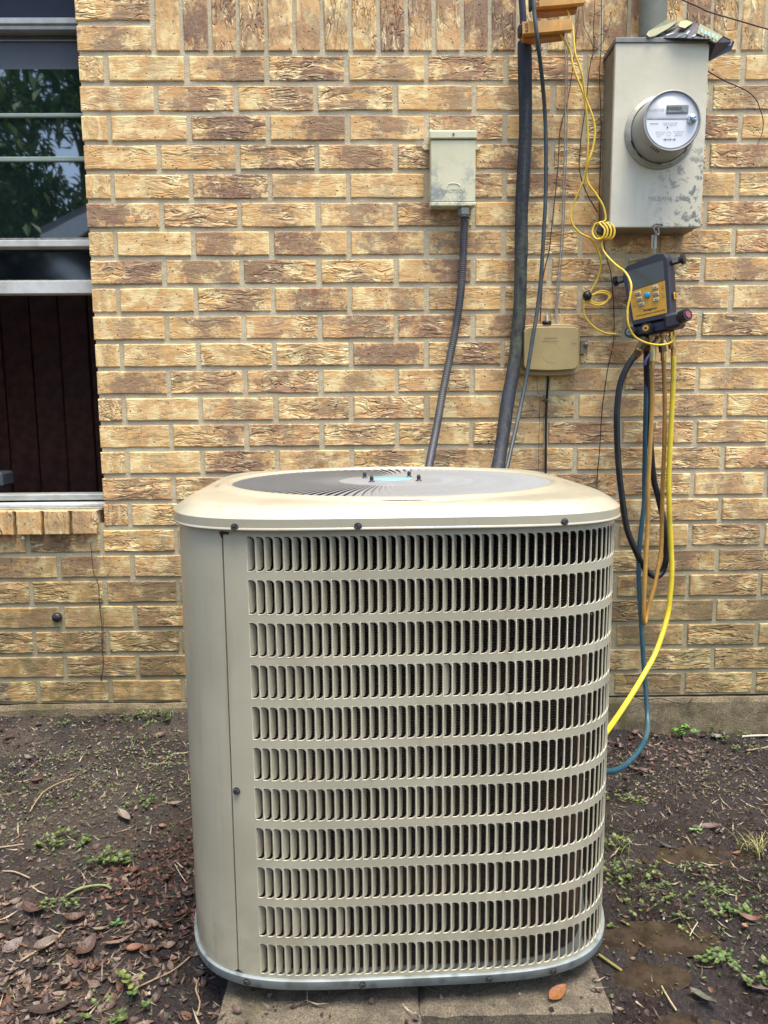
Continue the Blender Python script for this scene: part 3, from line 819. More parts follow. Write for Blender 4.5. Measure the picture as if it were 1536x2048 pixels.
for q, (a_, rb) in enumerate(((-128, .052), (-38, .052), (52, .052), (142, .052))):
    x, y = rb*cos(radians(a_)), rb*sin(radians(a_)); b = MB()
    b.lathe([(.0048, .7436), (.0048, .7446), (.0028, .7448), (.0028, .7466), (.0031, .7490), (.0028, .7518), (.0016, .7532), (0, .7535)], Matrix.Translation((x, y, 0)), 12)
    b.obj('bolt', plain('dark_bolt', srgb(64, 62, 66), .4, .6), unit)
# fan and motor inside
fb = MB(); vs = []
for i in range(7):
    for j in range(5):
        r = .05+.17*i/6; a = (j/4-.5)*1.25; vs.append((r*cos(a), r*sin(a), .66+.035*(j/4-.5)))
fb.add(vs, [(i*5+j, (i+1)*5+j, (i+1)*5+j+1, i*5+j+1) for i in range(6) for j in range(4)], True); FB = fb.mesh('fan_blade', plain('fan_metal', srgb(90, 92, 92), .5, .5))
for k in range(3):
    o = link('fan_blade', FB, unit); o.rotation_euler = (0, 0, 2*pi*k/3+.4)
MB().cyl((0, 0, .56), (0, 0, .715), .055, 24).obj('motor', M_BLACK, unit)
MB().lathe([(RG-.001, .716), (.240, .66), (.240, .60)], n=64).obj('fan_shroud', M_BLACK, unit)
# screws
def hexscrew(s, z, ins, tilt):
    p, n, tg = foot(s, ins); m = MB(); A = Vector((p.x, p.y, z)); N = Vector((n.x, n.y, 0))
    m.cyl(A, A+N*.0010, .0048, 14, smooth=False); m.cyl(A+N*.0010, A+N*.0038, .0036, 6, smooth=False)
    T = Vector((tg.x, tg.y, 0)); u = (T*cos(tilt)+Vector((0, 0, 1))*sin(tilt)); v = (T*-sin(tilt)+Vector((0, 0, 1))*cos(tilt))
    o = m.obj('screw', M_SCREW, unit)
    sl = MB(); c_ = A+N*.00395; sl.add([c_+u*.0034+v*.0006, c_-u*.0034+v*.0006, c_-u*.0034-v*.0006, c_+u*.0034-v*.0006], [(0, 1, 2, 3)])
    sl.obj('screw_slot', M_BLACK, o); return o
for (px_, z, ins, a) in ((475, .7152, -.0060, .3), (717, .7158, -.0060, 2.2), (1124, .7160, -.0060, .9), (497, .1178, -.0044, 2.3), (725, .1176, -.0044, .8), (976, .1178, -.0044, 1.2), (1103, .1180, -.0044, .1), (475, .378, -.0002, .9)):
    hexscrew(s_at(px_, z), z, ins, a)

# ------------------------------------------------------------------ text helper
def text(s, size, M, mat, parent, name='lettering', ext=.0002, align='CENTER', bold=0.0):
    cu = bpy.data.curves.new('txt', 'FONT'); cu.body = s; cu.size = size; cu.align_x = align; cu.align_y = 'CENTER'; cu.extrude = ext; cu.offset = bold
    o = bpy.data.objects.new('txt', cu); COL.objects.link(o); dg = bpy.context.evaluated_depsgraph_get()
    me = bpy.data.meshes.new_from_object(o.evaluated_get(dg)); me.transform(M); bpy.data.objects.remove(o)
    me.materials.clear(); me.materials.append(mat); return link(name, me, parent)
FRONT = Matrix.Rotation(pi/2, 4, 'X')     # text plane facing the camera side (-y)

# ------------------------------------------------------------------ disconnect box
def grime(name, c1, c2, spots, amt=.8, dens=(.5, .62), scale=28, grad=None, rough=.55, metal=.0):
    t = NT(name); c = t.coord(); n1 = t.noise(c, scale, 6, .7); n2 = t.noise(c, 5, 4); n3 = t.noise(t.vmul(c, (40, 40, 4)), 1.0, 4)
    k = t.mix(t.ramp(n2, .3, .7), c1, c2); k = t.mix(t.math('MULTIPLY', t.ramp(n3, .45, .7), .25), k, tuple(x*.75 for x in c2[:3])+(1,))
    f = t.ramp(n1, *dens)
    if grad:
        g = t.n('NewGeometry').outputs['Position']; s = t.n('SeparateXYZ'); t.l(g, s.inputs[0])
        f = t.math('MULTIPLY', f, t.math('MULTIPLY', t.ramp(s.outputs[2], grad[0], grad[1]), t.ramp(s.outputs[0], grad[2], grad[3])))
    k = t.mix(t.math('MULTIPLY', f, amt), k, spots); t.color(k); t.set(Roughness=rough, Metallic=metal); t.normal(t.bump(n1, .0006)); return t.m
a = W(859, 262, .05); b = W(953, 413, .05); X0d, X1d, Zt, Zb = a.x, b.x, W(905, 262, .05).z, W(905, 412, .05).z
dis = thing('disconnect_box', 'small weathered cream metal disconnect box mounted alone on the bricks above the grey conduit', 'electrical box', ((X0d+X1d)/2, WY, Zb))
M_DIS = grime('weathered_cream_box', srgb(202, 196, 158), srgb(214, 208, 176), srgb(126, 132, 128), .9, (.46, .60), 22, (Zb+.14, Zb+.02, -9, -8))
w_ = X1d-X0d; cx = (X0d+X1d)/2
MB().box((cx, WY-.019, (Zt+Zb)/2-.004), (w_-.008, .043, Zt-Zb-.014), bev=.002).obj('back_box', M_DIS, dis)
MB().box((cx, WY-.0455, (Zt-.021+Zb+.010)/2), (w_-.006, .008, Zt-.021-Zb-.010), bev=.002).obj('door', M_DIS, dis)
cap = MB().box((cx, WY-.026, Zt-.009), (w_, .055, .0195), bev=.0022).obj('rain_hood', M_DIS, dis)
MB().cyl((cx, WY-.0535, Zt-.009), (cx, WY-.0552, Zt-.009), .0028, 12).obj('screw', M_SCREW, dis)
MB().box((cx, WY-.040, Zb+.005), (w_-.002, .020, .010), bev=.002).obj('bottom_lip', M_DIS, dis)
for s_ in (-1, 1):
    e = MB(); ex = cx+s_*(w_/2+.009); e.box((ex-s_*.006, WY-.002, W(900, 296, 0).z), (.016, .003, .010)); e.lathe([(.0030, -.0045), (.0062, -.0045), (.0062, .0015), (.0030, .0015)], Matrix.Translation((ex, WY-.001, W(900, 296, 0).z)) @ Matrix.Rotation(pi/2, 4, 'X'), 14)
    e.obj('mounting_ear', M_DIS, dis)
M_EMB = plain('embossed_lettering', srgb(170, 168, 142), .6)
text('PROTECH', .0125, Matrix.Translation((cx+.004, WY-.0496, Zb+.036)) @ FRONT, M_EMB, dis, ext=.0004)
em = MB(); em.tube([(cx-.014, WY-.0497, Zb+.046), (cx-.010, WY-.0497, Zb+.054), (cx+.010, WY-.0497, Zb+.054), (cx+.018, WY-.0497, Zb+.048)], .0012, 5); em.obj('embossed_emblem', M_DIS, dis)

# conduit from it
cp = [W(x, y, d) for x, y, d in ((928.6, 426, .035), (928.8, 440, .03), (927, 488, .025), (925.5, 529, .022), (920.6, 594, .022), (910.9, 659, .025), (897.8, 724, .035), (884.8, 789, .06), (873.4, 854, .10), (863.7, 903, .16), (857, 939, .22), (850, 985, .30), (842, 1060, .38))]
cond = thing('flexible_conduit', 'dark grey ribbed flexible conduit curving down from the small box to behind the unit', 'conduit', cp[-1])
pts = cr(cp, 10); Ls = [0.0]
for i in range(1, len(pts)): Ls.append(Ls[-1]+(pts[i]-pts[i-1]).length)
fine_ = []; N = int(Ls[-1]/.0013); j = 0
for i in range(N+1):
    d = Ls[-1]*i/N
    while j < len(Ls)-2 and Ls[j+1] < d: j += 1
    fine_.append(pts[j].lerp(pts[j+1], (d-Ls[j])/(Ls[j+1]-Ls[j])))
MB().tube(fine_, lambda u: .0098+.0006*sin(u*Ls[-1]/.0052*2*pi), 14, steps=1).obj('conduit_tube', plain('grey_pvc', srgb(60, 60, 63), .5, 0, .15, 60, 0, 0, srgb(110, 104, 90), .4), cond)
c_ = MB(); A = cp[0]; c_.cyl(A+Vector((0, 0, .010)), A+Vector((0, 0, -.006)), .0172, 6, smooth=False); c_.cyl(A+Vector((0, 0, -.006)), A+Vector((0, 0, -.011)), .0135, 16)
c_.obj('conduit_fitting', plain('grey_fitting', srgb(110, 110, 104), .5), cond)

# ------------------------------------------------------------------ refrigerant lines
t = NT('foam_insulation'); c = t.coord(); g = t.n('NewGeometry').outputs['Position']; sg = t.n('SeparateXYZ'); t.l(g, sg.inputs[0])
n1 = t.noise(t.vmul(c, (60, 60, 22)), 1.0, 5, .6); gr = t.math('MULTIPLY', t.ramp(sg.outputs[2], 1.42, 1.18), t.ramp(sg.outputs[2], .92, 1.02))
k = t.mix(t.ramp(n1, .3, .7), srgb(26, 29, 36), srgb(40, 43, 50)); gg = t.math('MULTIPLY', gr, t.ramp(n1, .3, .6))
k = t.mix(t.math('MULTIPLY', gg, .55), k, srgb(84, 86, 62)); edge_ = t.ramp(t.noise(t.vmul(c, (90, 90, 5)), 1.0, 4), .55, .7)
k = t.mix(t.math('MULTIPLY', edge_, .35), k, srgb(96, 104, 80)); t.color(k); t.set(Roughness=.7); t.normal(t.bump(t.noise(c, 90, 4), .002)); M_FOAM = t.m
sl_ = thing('insulated_suction_line', 'thick black foam insulated refrigerant pipe running down the wall behind the unit', 'pipe', W(995, 939, .2))
MB().tube([W(x, y, d) for x, y, d in ((1049, 84, .045), (1050, 163, .04), (1051, 260, .035), (1046.6, 358, .032), (1043, 423, .03), (1042.7, 488, .03), (1042, 512, .03), (1039.6, 610, .03), (1034.6, 675, .035), (1026.5, 740, .05), (1015, 805, .08), (1003.7, 887, .13), (995.5, 939, .18), (986, 1000, .26), (976, 1080, .36))], lambda u: .0172+.0006*sin(u*37), 18).obj('foam_sleeve', M_FOAM, sl_)
MB().tube([W(1041, -60, .045), W(1044, 0, .045), W(1047, 50, .045), W(1049, 90, .045)], .0085, 12).obj('bare_pipe', plain('dark_pipe', srgb(34, 38, 50), .5), sl_)
ll = thing('liquid_line', 'thin dark green refrigerant line running beside the thick black insulated pipe', 'pipe', W(1013, 939, .2))
MB().tube([W(x, y, d) for x, y, d in ((1062, -60, .10), (1067, 0, .115), (1068.7, 26, .118), (1075, 81, .12), (1083, 146.5, .09), (1090, 228, .05), (1092, 325.5, .05), (1091, 400, .055), (1088, 456, .06), (1081.7, 561, .065), (1073.6, 626.5, .075), (1065.5, 675, .085), (1052.5, 756.7, .10), (1039.4, 821.8, .13), (1026.4, 880, .17), (1013, 939, .22), (1000, 990, .28), (985, 1060, .36))], .0051, 10).obj('line_tube', plain('green_black_tube', srgb(46, 56, 58), .5, 0, .2, 60, 0, 0, srgb(96, 100, 84), .4), ll)

# ------------------------------------------------------------------ yellow pipe clamp probes
M_YC = plain('orange_plastic', srgb(206, 150, 62), .4, 0, .12, 40, 0, .2, srgb(120, 84, 40), .5)
def clamp(px0, px1, py0, py1, d, label):
    A = W(px0, (py0+py1)/2+3, d); B = W(px1, (py0+py1)/2-3, d); C = (A+B)/2; L = (B-A).length; H = (W(px0, py0, d)-W(px0, py1, d)).z
    tn = thing('pipe_clamp_probe', label, 'clamp probe', C, group='orange temperature clamps on the pipes')
    M = Matrix.Translation(C) @ Matrix.Rotation(-atan2((B-A).z, (B-A).x), 4, 'Y')
    def T(m): m.v = [tuple(M @ Vector(v)) for v in m.v]; return m
    m = MB(); poly = []
    for k in range(13): u = k/12; poly.append((-L/2+L*u, H/2-.001*sin(pi*u)))
    for k in range(13): u = 1-k/12; poly.append((-L/2+L*u, -H/2+.003*(u**2)-.001))
    m.prism(poly, -.024, -.006); T(m).obj('upper_jaw', M_YC, tn)
    m = MB(); m.prism([(-L/2+.004, -H/2+.004), (L/2-.012, -H/2+.008), (L/2-.016, -H/2-.006), (-L/2+.03, -H/2-.010), (-L/2+.006, -H/2-.004)], -.004, .016); T(m).obj('lower_jaw', plain('orange_dark', srgb(168, 110, 50), .5), tn)
    m = MB(); m.box((-L/2-.003, -.006, -.001), (.008, .024, H*.95), bev=.003); T(m).obj('rubber_pad', M_BLACK, tn)
    for k in range(3):
        m = MB(); z = H*.28-k*H*.28; m.tube([(-L/2+.006, -.0245, z), (-L/2+.013, -.0245, z), (-L/2+.013, -.0245, z-H*.12), (-L/2+.006+.004*(k % 2), -.0245, z-H*.12)], .0007, 5, steps=1); T(m).obj('moulded_rib', plain('orange_shadow', srgb(120, 74, 34), .6), tn)
    for dx in (.018, .023):
        m = MB(); m.box((L/2-dx-.012, -.0243, 0), (.0008, .0010, H*.9)); T(m).obj('moulded_groove', plain('orange_light', srgb(226, 176, 92), .4), tn)
    m = MB(); m.box((L/2-.03, .002, -H/2-.002), (.020, .010, .005), bev=.001); T(m).obj('sensor_tip', M_BRASS, tn)
    return tn
clamp(1063, 1165, -8, 20, .080, 'upper orange clamp, cut by the top edge of the photo')
clamp(1041, 1140, 50, 73, .080, 'lower orange clamp gripping the bare pipe just above the black foam')

M_YCORD = plain('yellow_cord', srgb(222, 184, 56), .4, 0, .08, 60)
def pts_(L): return [W(*q) for q in L]
ca = thing('probe_cable', 'yellow probe cable from the lower clamp with a loose coil left of the gauge', 'cable', W(1200, 600, .05), group='yellow probe cables')
A_ = [(1120, 68, .085), (1139.6, 101, .08), (1148, 139.6, .09), (1167.5, 192, .09), (1174.5, 244, .09), (1176, 296.7, .09), (1171, 349, .085), (1160.5, 377, .08), (1146, 412, .07), (1142, 440, .07), (1157, 464, .07), (1181.5, 478, .07), (1195, 500, .06), (1202, 522, .06), (1197, 551.6, .05), (1187, 573, .05), (1178, 592, .05),
      (1200, 582, .05), (1215, 584, .05), (1221, 592, .05), (1215, 601, .05), (1200, 607, .05), (1182, 603, .05), (1178, 595, .05), (1197, 586, .055), (1211, 587, .055), (1218, 594, .055), (1210, 606, .055), (1196, 611, .055), (1180, 606, .055), (1170, 603, .05), (1167, 612, .05), (1170, 633, .05), (1186, 652.5, .05), (1208.5, 665.5, .05), (1233, 668, .05)]
MB().tube(pts_(A_), .0026, 8).obj('cord', M_YCORD, ca)
k_ = W(1174, 592, .055); MB().lathe([(0, -.011), (.008, -.009), (.013, -.002), (.012, .005), (.006, .011), (0, .012)], Matrix.Translation(k_) @ Matrix.Rotation(1.0, 4, 'Y'), 14).obj('cord_clip', M_BLACK, ca)
MB().tube(pts_([(1233, 668, .05), (1231, 676, .045), (1223, 691.6, .04), (1231, 711, .035), (1247.6, 721, .035), (1270, 719, .04), (1286.6, 704.6, .05)]), .0014, 6).obj('thin_lead', plain('orange_lead', srgb(190, 132, 48), .5), ca)
cb = thing('probe_cable', 'yellow probe cable coiled at the meter box corner and hanging across the gauge', 'cable', W(1206, 480, .05), group='yellow probe cables')
B_ = [(1134.4, 21, .085), (1145, 52, .10), (1150, 104.7, .11), (1158, 130, .11), (1164, 150, .11), (1171, 195.4, .10), (1184, 230, .10), (1190, 262, .10), (1186, 295, .10), (1178, 321, .10), (1172.8, 349, .09), (1177, 368, .09), (1190, 386, .09), (1206, 412, .09), (1211, 440, .09)]
for k in range(4):
    cxk = 1194+k*7
    for a_ in range(0, 360, 60): B_.append((cxk+13*cos(radians(a_-70))*(1 if k else 1.1)+a_*.02, 462+17*sin(radians(a_-70)), .09+.012*sin(radians(a_))))
B_ += [(1206, 478, .09), (1203.6, 492, .09), (1211.8, 509, .10), (1231, 529, .13), (1251, 545, .16), (1262, 568, .185), (1260.6, 590.7, .19), (1255, 620, .19), (1256.5, 649, .19), (1268, 672, .18), (1290, 685, .175), (1316, 690, .17), (1338.8, 686.7, .165), (1348.5, 675, .15), (1346, 662, .13)]
MB().tube(pts_(B_), .0026, 8).obj('cord', M_YCORD, cb)
k_ = W(1205, 461, .088); MB().box(k_, (.030, .012, .024), Matrix.Rotation(.3, 4, 'Y'), .005).obj('cord_clip', M_BLACK, cb)

# ------------------------------------------------------------------ meter box and meter
YF = WY-.095
xl, xr = at(1226, 268, YF).x, at(1410.5, 268, YF).x; zt, zb = at(1318, 86, YF).z, at(1318, 454, YF).z
mb_ = thing('meter_box', 'tall grey weathered electric meter box with a round protruding meter on the brick wall', 'meter box', ((xl+xr)/2, WY, zb))
M_MB = grime('weathered_grey_enclosure', srgb(198, 190, 162), srgb(212, 205, 182), srgb(98, 100, 98), .9, (.50, .58), 60, (zb+.26, zb+.10, xl+.06, xr-.01))
M_MBS = grime('enclosure_side_shade', srgb(124, 118, 100), srgb(136, 130, 112), srgb(90, 84, 70), .4)  # shaded sides of the box painted darker than its front cover
mw, mh = xr-xl, zt-zb; mcx, mcz = (xl+xr)/2, (zt+zb)/2
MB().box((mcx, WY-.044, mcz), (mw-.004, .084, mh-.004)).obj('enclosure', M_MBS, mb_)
MB().box((mcx, YF+.006, mcz), (mw, .012, mh), bev=.0012).obj('front_cover', M_MB, mb_)
MB().box((mcx, WY-.049, zt+.006), (mw+.004, .098, .0115), bev=.0012).obj('top_rim', plain('galvanised_rim', srgb(126, 124, 116), .5, .4), mb_)
mc = at(1319, 266, YF); M0 = Matrix.Translation(mc) @ Matrix.Rotation(pi/2, 4, 'X')
MB().lathe([(.066, -.001), (.0865, -.001), (.0865, .0035), (.083, .0065), (.080, .0065), (.0795, .011), (.0745, .012), (.0745, .006), (.066, .006)], M0, 56).obj('retaining_ring', plain('ring_metal', srgb(168, 164, 146), .4, .4), mb_)
met = MB().lathe([(.0735, .004), (.0725, .030), (.0705, .055), (.0685, .074), (.0690, .0755), (.0690, .0785), (.066, .0800), (.0650, .0785), (.0640, .0770)], M0, 64).obj('meter_housing', plain('grey_meter_plastic', srgb(150, 149, 140), .35, 0, .06, 40), mb_)
MB().lathe([(0, .0765), (.0640, .0765), (.0642, .0760)], M0, 48).obj('dial_face', plain('dial_face_grey', srgb(190, 190, 190), .3, 0, .03, 30), mb_)
def MP(x, z, dy=.0772): return Vector((mc.x+x, mc.y-dy, mc.z+z))
lab = MB(); n = 40; vs = [MP(.0605*cos(a), .0605*sin(a)) for a in [pi+asin_ for asin_ in [(-.05)+(pi+.1)*k/n for k in range(n+1)]]]; lab.add(vs, [tuple(range(n+1))]); lab.obj('rating_label', plain('white_label', srgb(224, 224, 222), .5, 0, .02, 30), mb_)
MB().box(MP(0, .0055, .0772), (.118, .0012, .0035)).obj('face_ridge', plain('dial_shadow', srgb(160, 160, 160), .4), mb_)
MB().box(MP(.012, .026, .0775), (.052, .0016, .0185), bev=.0006).obj('display_bezel', plain('bezel', srgb(110, 112, 108), .4), mb_)
M_INK = plain('print_black', srgb(40, 40, 44), .6); M_INKG = plain('print_grey', srgb(120, 120, 124), .6); M_INKL = plain('print_light', srgb(168, 166, 166), .6)
MB().box(MP(.012, .026, .0785), (.048, .0006, .0150)).obj('display', plain('lcd', srgb(128, 132, 124), .25), mb_)
def mt(s, size, x, z, mat, dy=.0779, b=0.0): text(s, size, Matrix.Translation(MP(x, z, dy)) @ FRONT, mat, mb_, 'lettering', .00004, bold=b)
mt('888888', .0115, .0045, .0265, M_INK, .0790); mt('88', .0060, .0295, .0285, M_INKG, .0790); mt('kWh', .0035, .024, .0205, M_INK, .0790)
mt('Honeywell', .0090, -.038, .026, M_INKL, .0776); mt('Honeywell', .0045, -.042, -.006, M_INK)
mt('KILOWATTHOUR METER', .0032, -.004, -.005, M_INKG); mt('TYPE A3  CL200  240V', .0032, -.004, -.0095, M_INKG)
mt('FM 2S   3W   60Hz', .0030, -.026, -.025, M_INKG); mt('Kh 7.2  TA 30', .0030, -.028, -.0295, M_INKG); mt('CA 0.2', .0030, -.030, -.034, M_INKG)
mt('30TA  WATTHOUR', .0030, .017, -.024, M_INKG); mt('ANSI C12.20', .0030, .017, -.0285, M_INKG); mt('MADE IN USA', .0030, .017, -.033, M_INKG)
MB().cyl(MP(-.010, -.0145, .0775), MP(-.010, -.0145, .0785), .0016, 10).obj('indicator_dot', M_INK, mb_)
MB().lathe([(.0042, .0002), (.0048, .0002)], Matrix.Translation(MP(-.006, -.029, .0775)) @ FRONT, 20).obj('round_mark', M_INKG, mb_)
for k in range(26):
    if R.random() < .75: MB().box(MP(-.018+k*.0011, -.0415, .0779), (.0006, .0002, .0040)).obj('barcode_bar', M_INK, mb_)
M1 = Matrix.Translation(MP(.047, .0030, .0800)) @ Matrix.Rotation(pi/2, 4, 'X')
MB().lathe([(0, .007), (.0100, .006), (.0112, 0), (.0112, -.003)], M1, 20).obj('seal_tag', plain('chrome_seal', srgb(190, 204, 212), .18, .7), mb_)
for k in range(4):
    MB().box(MP(.040+k*.004, .004+.001*(k % 2), .0875), (.0022, .0006, .003)).obj('seal_mark', M_INK, mb_)
for k in range(4):
    a_ = radians(232+k*5.5); MB().box(Vector((mc.x+.0697*cos(a_), mc.y-.066, mc.z+.0697*sin(a_))), (.0022, .010, .0022), Matrix.Rotation(-a_, 4, 'Y')).obj('vent_slot', M_BLACK, mb_)
for k in range(3):
    a_ = radians(304+k*5.5); MB().box(Vector((mc.x+.0697*cos(a_), mc.y-.066, mc.z+.0697*sin(a_))), (.0022, .010, .0022), Matrix.Rotation(-a_, 4, 'Y')).obj('vent_slot', M_BLACK, mb_)
for (a0_, a1_) in ((196, 214), (222, 236), (264, 274), (318, 330)):
    MB().tube([Vector((mc.x+.0765*cos(radians(a)), mc.y-.0125, mc.z+.0765*sin(radians(a)))) for a in range(a0_, a1_, 2)], .0012, 5, steps=1).obj('ring_slot', M_BLACK, mb_)
text('MILBANK', .0150, Matrix.Translation((mcx+.010, YF-.0002, zb+.068)) @ FRONT, plain('faint_emboss', srgb(170, 166, 150), .6), mb_, ext=.0003)
h = MB(); hb = at(1316, 452, YF-.004)
h.box((hb.x+.014, YF-.003, hb.z-.001), (.032, .004, .009), bev=.002); h.tube([(hb.x-.012, YF-.003, hb.z+.001), (hb.x-.006, YF-.010, hb.z+.003), (hb.x+.006, YF-.012, hb.z+.003), (hb.x+.010, YF-.004, hb.z+.002)], .0022, 8)
h.obj('hasp', M_STEEL, mb_)
# manifold hanging strap and hook
hk = thing('hanging_hook', 'bent steel hook and strap hanging from the bottom of the meter box', 'hook', W(1309, 520, .11))
MB().tube([W(1306, 452, .115), W(1309, 462, .115), W(1311, 472, .112), W(1309, 484, .112), W(1309.5, 520, .112), W(1309.5, 535, .10)], .0016, 6).obj('wire', M_STEEL, hk)
MB().tube([W(1316, 456, .11), W(1318, 466, .112), W(1315, 470, .113), W(1312, 462, .113)], .0016, 6).obj('wire_link', M_STEEL, hk)
q = MB(); A = W(1304, 470, .108); B = W(1312, 498, .108); q.box((A+B)/2, (abs(B.x-A.x)+.002, .002, abs(A.z-B.z)), bev=.0006); q.obj('strap', plain('grey_strap', srgb(150, 138, 120), .5, .3), hk)
# service conduit above the box
sv = thing('service_conduit', 'wide grey conduit rising from the top of the meter box behind the cardboard carton', 'conduit', (at(1305, 90, WY-.04).x, WY-.04, zt+.012))
xcv = at(1305, 60, WY-.045).x
MB().cyl((xcv, WY-.045, zt+.012), (xcv, WY-.045, 2.25), .033, 28).obj('conduit_tube', plain('grey_conduit', srgb(112, 112, 98), .6, .1, .1, 30), sv)
MB().cyl((xcv, WY-.045, zt+.012), (xcv, WY-.045, zt+.030), .038, 28).obj('conduit_hub', plain('hub_grey', srgb(88, 88, 84), .6, .3), sv)

# carton lying on the box: crushed black and green packaging
ct = thing('cardboard_carton', 'crushed black and olive product carton lying tilted on top of the meter box', 'carton', W(1380, 80, .06))
M_CB = plain('carton_black', srgb(38, 42, 54), .4, 0, .15, 60); M_CO = plain('carton_olive', srgb(126, 124, 88), .6, 0, .1, 60); M_CY = plain('carton_cyan', srgb(110, 190, 204), .5); M_CW = plain('carton_print', srgb(176, 186, 186), .5); M_CGN = plain('carton_green', srgb(70, 104, 100), .5)
def quad3(name, pts, mat, th=.002, parent=ct):
    m = MB(); P = [W(*p) for p in pts]; n = (P[1]-P[0]).cross(P[2]-P[0]).normalized()
    if n.y > 0: n = -n
    Q = [p-n*th for p in P]; k = len(P); m.add(P+Q, [tuple(range(k)), tuple(range(2*k-1, k-1, -1))]+[(i, i+k, (i+1) % k+k, (i+1) % k) for i in range(k)]); return m.obj(name, mat, parent)
quad3('carton_top', [(1284, 75, .085), (1372, 76, .112), (1422, 78, .112), (1396, 47, .06), (1386, 46, .05), (1330, 56, .04)], M_CB)
quad3('carton_side', [(1417, 82, .100), (1417, 123, .070), (1463, 100, .055), (1469, 84, .055), (1447, 73, .070), (1433, 85, .095)], M_CB)
quad3('carton_front', [(1396, 47, .062), (1399, 49, .066), (1447, 72, .072), (1469, 83, .057), (1440, 70, .05)], M_CB)
quad3('carton_end', [(1394, 66, .105), (1400, 47, .072), (1446, 72, .078), (1432, 85, .112)], M_CO, .003)
gl = [(1293, 69, .10), (1297, 62, .095), (1335, 38, .07), (1357, 40, .06), (1352, 48, .065), (1338, 56, .08), (1310, 72, .10), (1299, 74, .105)]
quad3('torn_flap', gl, M_CO, .006); quad3('torn_flap', [(1358, 48, .075), (1362, 42, .066), (1374, 40, .06), (1386, 45, .06), (1370, 56, .085), (1358, 53, .082)], plain('carton_olive_light', srgb(150, 150, 104), .6), .003)
for k, (x, y) in enumerate(((1404, 60), (1411, 64), (1418, 66.5), (1426, 70), (1433, 74))):
    w2 = (2.0, 3.2, 2.6, 3.0, 2.2)[k]; hh = (4.2, 3.6, 3.6, 4.0, 4.6)[k]
    quad3('printed_icon', [(x-w2*.6, y+hh, .112), (x+w2*.5, y+hh+1, .112), (x+w2*.9, y-hh*.6, .100), (x-w2*.2, y-hh*.6-1, .100)], M_CY, .0006)
for k, (x, y, w2, hh, mt_) in enumerate(((1340, 68, 9, 1.4, M_CW), (1376, 64.5, 4, 1.6, M_CW), (1364, 69, 10, 1.5, M_CGN), (1372, 72, 8, 1.6, M_CGN), (1388, 71, 4, 1.2, M_CW), (1356, 73, 6, 1.3, M_CGN))):
    quad3('printed_mark', [(x-w2, y+hh*1.6, .1125), (x-w2+3, y+hh*1.9, .1125), (x+w2, y-hh*1.6, .1030), (x+w2-3, y-hh*1.9, .1030)], mt_, .0006)
for k in range(3): quad3('printed_line', [(1456+k*2.2, 91-k*.3, .062), (1457+k*2.2, 91.5-k*.3, .062), (1463+k*1.2, 80+k, .062), (1462+k*1.2, 79.5+k, .062)], M_CW, .0005)

# ------------------------------------------------------------------ tan utility box
a, b = W(1049, 648, .055), W(1163, 748, .055); ux0, ux1 = a.x-.006, b.x; uz0, uz1 = W(1105, 748, .055).z, W(1105, 648, .055).z
ub = thing('utility_box', 'tan plastic telephone box with a domed cover partly hidden behind the black pipe', 'utility box', ((ux0+ux1)/2, WY, uz0))
M_TAN = plain('tan_plastic', srgb(164, 142, 92), .5, 0, .05, 30, .0002, 0, srgb(130, 110, 66), .4)
def domed(x0, x1, z0, z1, y0, y1, bow, cr_=.010):
    poly = []; n = 8
    for k in range(n+1): u = k/n; poly.append((x0+cr_+(x1-x0-2*cr_)*u, z0-bow*sin(pi*u)))
    poly += [(x1-cr_*.3, z0+cr_*.35), (x1, z0+cr_)]; poly += [(x1, z1-cr_), (x1-cr_*.3, z1-cr_*.3)]
    for k in range(n+1): u = 1-k/n; poly.append((x0+cr_+(x1-x0-2*cr_)*u, z1+bow*.6*sin(pi*u)))
    poly += [(x0+cr_*.3, z1-cr_*.3), (x0, z1-cr_)]; poly += [(x0, z0+cr_), (x0+cr_*.3, z0+cr_*.35)]
    c = Vector(((x0+x1)/2, 0, (z0+z1)/2)); m = MB(); P = len(poly); lv = [(y0, 1.0), (y1+.004, 1.0), (y1+.001, .985), (y1, .965)]
    vs = []
    for (y, s) in lv: vs += [(c.x+(x-c.x)*s, y, c.z+(z-c.z)*s) for x, z in poly]
    fs = [(i*P+j, i*P+(j+1) % P, (i+1)*P+(j+1) % P, (i+1)*P+j) for i in range(3) for j in range(P)]; fs.append(tuple(range(3*P, 4*P)))
    m.add(vs, fs, False); return m
domed(ux0, ux1, uz0, uz1, WY, WY-.035, .004).obj('base_cover', M_TAN, ub)
domed(ux0+.006, ux1-.009, uz0+.012, uz1-.008, WY-.034, WY-.055, .003).obj('raised_cover', M_TAN, ub)
M_TS = plain('tan_shade', srgb(146, 126, 80), .5)
text('TELEPHONE', .0065, Matrix.Translation(((ux0+ux1)/2-.005, WY-.0552, uz1-.036)) @ FRONT, M_TS, ub, ext=.0002)
text('NETWORK INTERFACE', .0042, Matrix.Translation(((ux0+ux1)/2-.005, WY-.0552, uz1-.044)) @ FRONT, M_TS, ub, ext=.0002)
mz = MB(); mz.lathe([(.0245, -.0001), (.0252, .0004), (.0259, -.0001)], Matrix.Translation(((ux0+ux1)/2-.001, WY-.0551, (uz0+uz1)/2-.008)) @ FRONT, 40); mz.obj('embossed_ring', M_TAN, ub)
MB().box((ux1-.022, WY-.0551, (uz0+uz1)/2+.014), (.013, .0008, .001)).obj('embossed_line', M_TS, ub)
